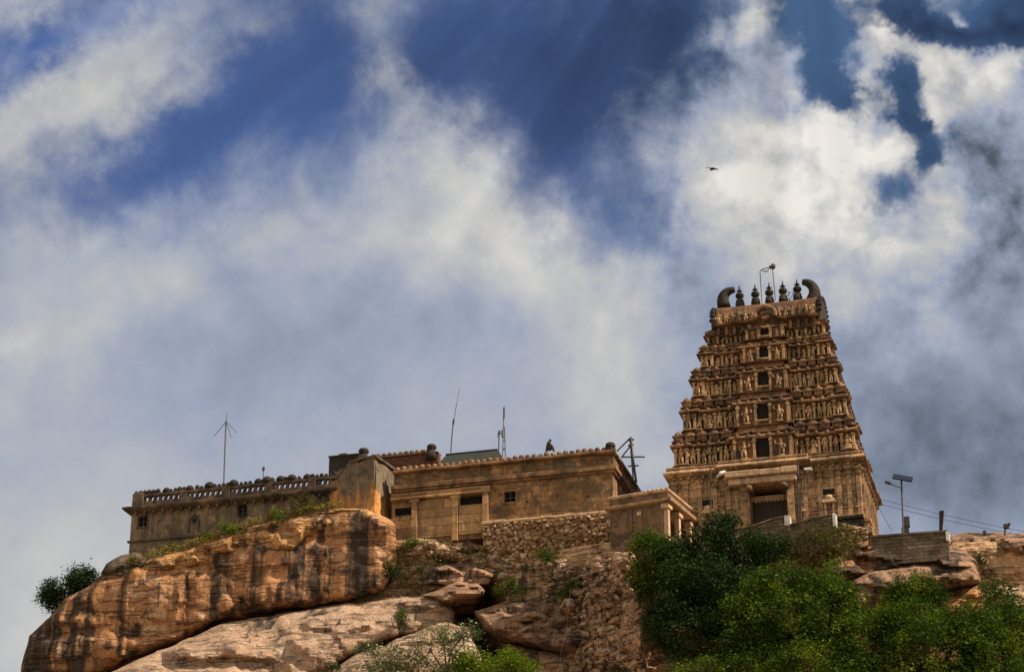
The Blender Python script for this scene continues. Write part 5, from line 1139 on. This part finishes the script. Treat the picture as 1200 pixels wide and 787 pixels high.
plant('bush', 'low leafy bush at the bottom edge in front of the big bright tree', 'bush', [(945, 768, 112, 32, 17), (978, 785, 112, 34, 18), (915, 785, 112, 28, 16)], (945, 850, 113), 'leaf', 8, 1.0, .12, .27, 24, .1)
plant('shrub', 'brown-green twiggy shrub on the rubble bank below the tower', 'shrub', [(955, 620, 124.8, 34, 14), (985, 632, 124.8, 22, 16), (930, 628, 124.8, 22, 12), (960, 642, 124.4, 40, 14)], (955, 668, 125.2), 'leaf_brown', 9, .9, .09, .28, 22, .08, None, 0, .12)
plant('bush', 'small lime sprigs at the upper right of the big bright tree', 'bush', [(975, 668, 120, 12, 10), (990, 680, 120, 8, 8)], (980, 700, 120.5), 'leaf_lime', 10, 1.2, .10, .2, 22, .05)
# bottom centre
plant('shrub', 'white-flowered grey-green shrub at the bottom left of centre', 'shrub', [(455, 768, 124, 24, 14), (485, 780, 123.5, 30, 14), (440, 785, 123.5, 20, 12)], (465, 815, 124), 'leaf_grey', 11, 1.2, .09, .24, 22, .07, None, .12, .05)
plant('shrub', 'taller branching flowered shrub beside the pale slab and dark cleft', 'shrub', [(520, 745, 123.5, 28, 14), (545, 742, 123.5, 18, 12), (505, 762, 123, 22, 16), (530, 775, 122.5, 30, 18)], (522, 815, 123), 'leaf_grey', 12, 1.0, .09, .24, 20, .1, None, .08, .05)
plant('bush', 'bright green leafy bush at the bottom edge below the dark cleft', 'bush', [(575, 778, 122, 40, 18), (548, 785, 122, 24, 16), (605, 785, 122, 24, 14)], (580, 830, 122), 'leaf_lime', 13, 1.2, .12, .25, 26, .08)
# shrubs on the rocks and slopes
for i, (lab, px, py, rx, ry, mt, sp, dn) in enumerate([
    ('lime green bush on the rock ledge under the barred wing window', 270, 615, 17, 9, 'leaf_lime', 0, 1.2), ('second lime bush, right of the larger one, on the ledge below the wing', 319, 602, 11, 9, 'leaf_lime', 0, 1.1),
    ('olive scrub growing up the wing wall beside the orange pier', 358, 588, 22, 14, 'leaf_brown', .1, .7), ('flat yellow-green weeds on the ledge left of the lime bushes', 208, 642, 20, 5, 'leaf_lime', .05, .9),
    ('brown-grey shrub below the jutting left corner rock', 158, 668, 14, 16, 'leaf_brown', .1, .8), ('thin green weeds at the right end of the masonry footing', 245, 628, 12, 5, 'leaf_lime', .05, .9),
    ('green bush at the foot of the hall beside the orange pier', 487, 636, 18, 8, 'leaf', 0, 1.0), ('dark green shrub against the right end of the streaked cliff', 432, 688, 18, 13, 'leaf_dark', .05, .9),
    ('dark shrub in the gully between the cliff and the flat tan boulder', 460, 668, 14, 12, 'leaf_dark', .05, .9), ('green weeds above the flat tan boulder', 519, 652, 13, 6, 'leaf', 0, .9),
    ('small dark shrub on the earth left of the flat tan boulder', 496, 672, 9, 6, 'leaf_dark', 0, .9), ('leafy shrub in the hollow right of the flat tan boulder', 598, 688, 17, 12, 'leaf', .02, 1.0),
    ('small green tuft growing out of the rubble wall', 638, 649, 10, 8, 'leaf', 0, 1.1), ('round green bush at the foot of the rubble wall beside the rope', 672, 690, 24, 16, 'leaf', 0, 1.0),
    ('green plant growing on the long pale slab', 470, 724, 12, 13, 'leaf', .08, .8), ('small green tuft low on the long pale slab', 405, 748, 9, 6, 'leaf', .05, .9),
    ('tiny green tuft at the bottom of the long pale slab', 303, 780, 7, 4, 'leaf', .05, .9), ('scrubby tuft on the slab above the white-flowered shrub', 428, 757, 12, 6, 'leaf_grey', .05, .8),
    ('low dark weeds at the bottom edge of the grey-tan slab', 388, 781, 12, 5, 'leaf_dark', .05, .9), ('tiny leafy sprout in a crack of the right rock ridge', 1148, 655, 9, 8, 'leaf_dark', .05, .9),
    ('low dark scrub on the bottom of the stony slope', 725, 783, 14, 6, 'leaf_dark', .05, .9)]):
    d = {470: 130.5, 405: 131.2, 303: 131.2, 428: 128, 388: 127.2, 432: 134.4, 460: 134.3, 496: 134, 519: 134.6, 487: 135.2, 270: 137.6, 319: 137.0, 358: 137.6, 208: 138.9, 245: 138.4, 158: 138.3, 638: 131.8, 598: 131.5, 672: 129.4, 1148: 124.8, 725: 120.6}.get(px, hd(px, py) - .6)
    plant('shrub', lab, 'shrub', [(px - rx * .45, py + ry * .3, d, rx * .55, ry * .65), (px + rx * .25, py + ry * .1, d, rx * .5, ry * .85), (px + rx * random.uniform(-.3, .1), py - ry * .35, d, rx * .3, ry * .6), (px + rx * .75, py + ry * .5, d, rx * .3, ry * .4)], (px, py + ry * .9, d + .3), mt, 40 + i, dn * 1.6, .085, .17, 20, .04, None, 0, sp)
# tree at the left cliff edge
plant('tree', 'dark green tree leaning out from the left edge of the cliff', 'tree', [(72, 690, 140, 22, 14), (92, 676, 140, 18, 13), (62, 702, 140, 14, 12), (100, 688, 140, 12, 10), (80, 678, 140, 12, 8)], (66, 730, 140.5), 'leaf_dark', 80, 1.3, .13, .25, 28, .12)
rs = np.random.RandomState(9); b0 = at(103, 692, 140); q = MB()
def twig(p, dvec, L, r, k):
    e = p + dvec * L; q.tube([p, (p + e) / 2 + rs.normal(0, .05, 3), e], r, r * .6, 4)
    if k:
        for _ in range(3): d2 = dvec + rs.normal(0, .5, 3) * np.array([1, .6, .7]) + np.array([0, 0, .1]); twig(e, d2 / np.linalg.norm(d2), L * .72, r * .6, k - 1)
for ang_ in (-.5, .1, .6): twig(b0, np.array([math.sin(ang_), 0, math.cos(ang_)]), .55, .035, 3)
solid('bare_tree', 'bare twiggy little tree at the right of the dark cliff-edge tree', 'tree', q, M['bark'], ID, tuple(b0))
u, z = H.on(925, 352, 3.9); q = MB(); rs = np.random.RandomState(4); p0 = np.array(H.w(u, 3.9, z)); b0 = p0
for ang_ in (-.7, -.1, .5): twig(p0, np.array([math.sin(ang_), 0, math.cos(ang_)]), .3, .025, 2)
solid('sprout', 'wild twiggy sprout growing between the finials on the tower top', 'plant', q, M['bark'], ID, tuple(p0))

# ------------------------------------------------------------------ loose stones and dry grass on the slopes
rs = np.random.RandomState(12); q = MB()
def hill_pts(n, boxes):
    out = []
    for (x0, x1, y0, y1, k) in boxes:
        for _ in range(int(n * k)): out.append((rs.uniform(x0, x1), rs.uniform(y0, y1)))
    return out
for (x, y) in hill_pts(1000, [(640, 780, 662, 800, 1.5), (460, 600, 645, 705, .35), (960, 1020, 650, 690, .1), (690, 820, 740, 800, .4)]):
    p = at(x, y, hd(x, y)); n_ = float(fbm(np.array([p * .35]), 5, 3)[0]) * .55 + float(ridge(np.array([p * np.array([.5, .5, .9])]), 4, 9)[0]) * .22
    p[1] -= n_ + .02; p[2] += .25 * n_; r = rs.gamma(2.2, .055) + .05; o0 = len(q.v)
    q.ell(p, (r * rs.uniform(.8, 1.5), r, r * rs.uniform(.5, .9)), 6, 4)
    for i in range(o0, len(q.v)): q.v[i] = tuple(np.array(q.v[i]) + rs.normal(0, r * .16, 3))
for _ in range(420):
    x, y = rs.uniform(655, 752), rs.uniform(655, 800)
    p = at(x, y, 127.3 + (x - 705) * -.066 + (y - 728) * -.014 - .55); r = rs.gamma(2.0, .05) + .05; o0 = len(q.v)
    q.ell(p, (r * rs.uniform(.8, 1.5), r, r * rs.uniform(.5, .9)), 6, 4)
    for i in range(o0, len(q.v)): q.v[i] = tuple(np.array(q.v[i]) + rs.normal(0, r * .18, 3))
st = link('rubble', q.mesh('rubble', M['rock_pale'])); tag(st, kind='stuff')
Vs, Ts = [], []; G = []
for (x, y) in hill_pts(100, [(640, 740, 660, 790, .9), (460, 590, 642, 700, 1.0), (400, 520, 700, 780, .0)]): G.append(at(x, y, hd(x, y)) + (0, -.5, .15))
for (x, y, d) in [(rs.uniform(150, 400), 0, 0) for _ in range(120)]:
    yy = np.interp(x, [150, 222, 262, 305, 350, 400], [660, 640, 627, 612, 601, 592]); G.append(at(x, yy - rs.uniform(0, 5), 138.4 - (x - 150) * .006))
leaves(Vs, Ts, np.array(G), rs, 14, .14, .1); gr = link('grass', leafmesh('grass', Vs, Ts, M['dry'], (0, 0, 0))); tag(gr, kind='stuff')
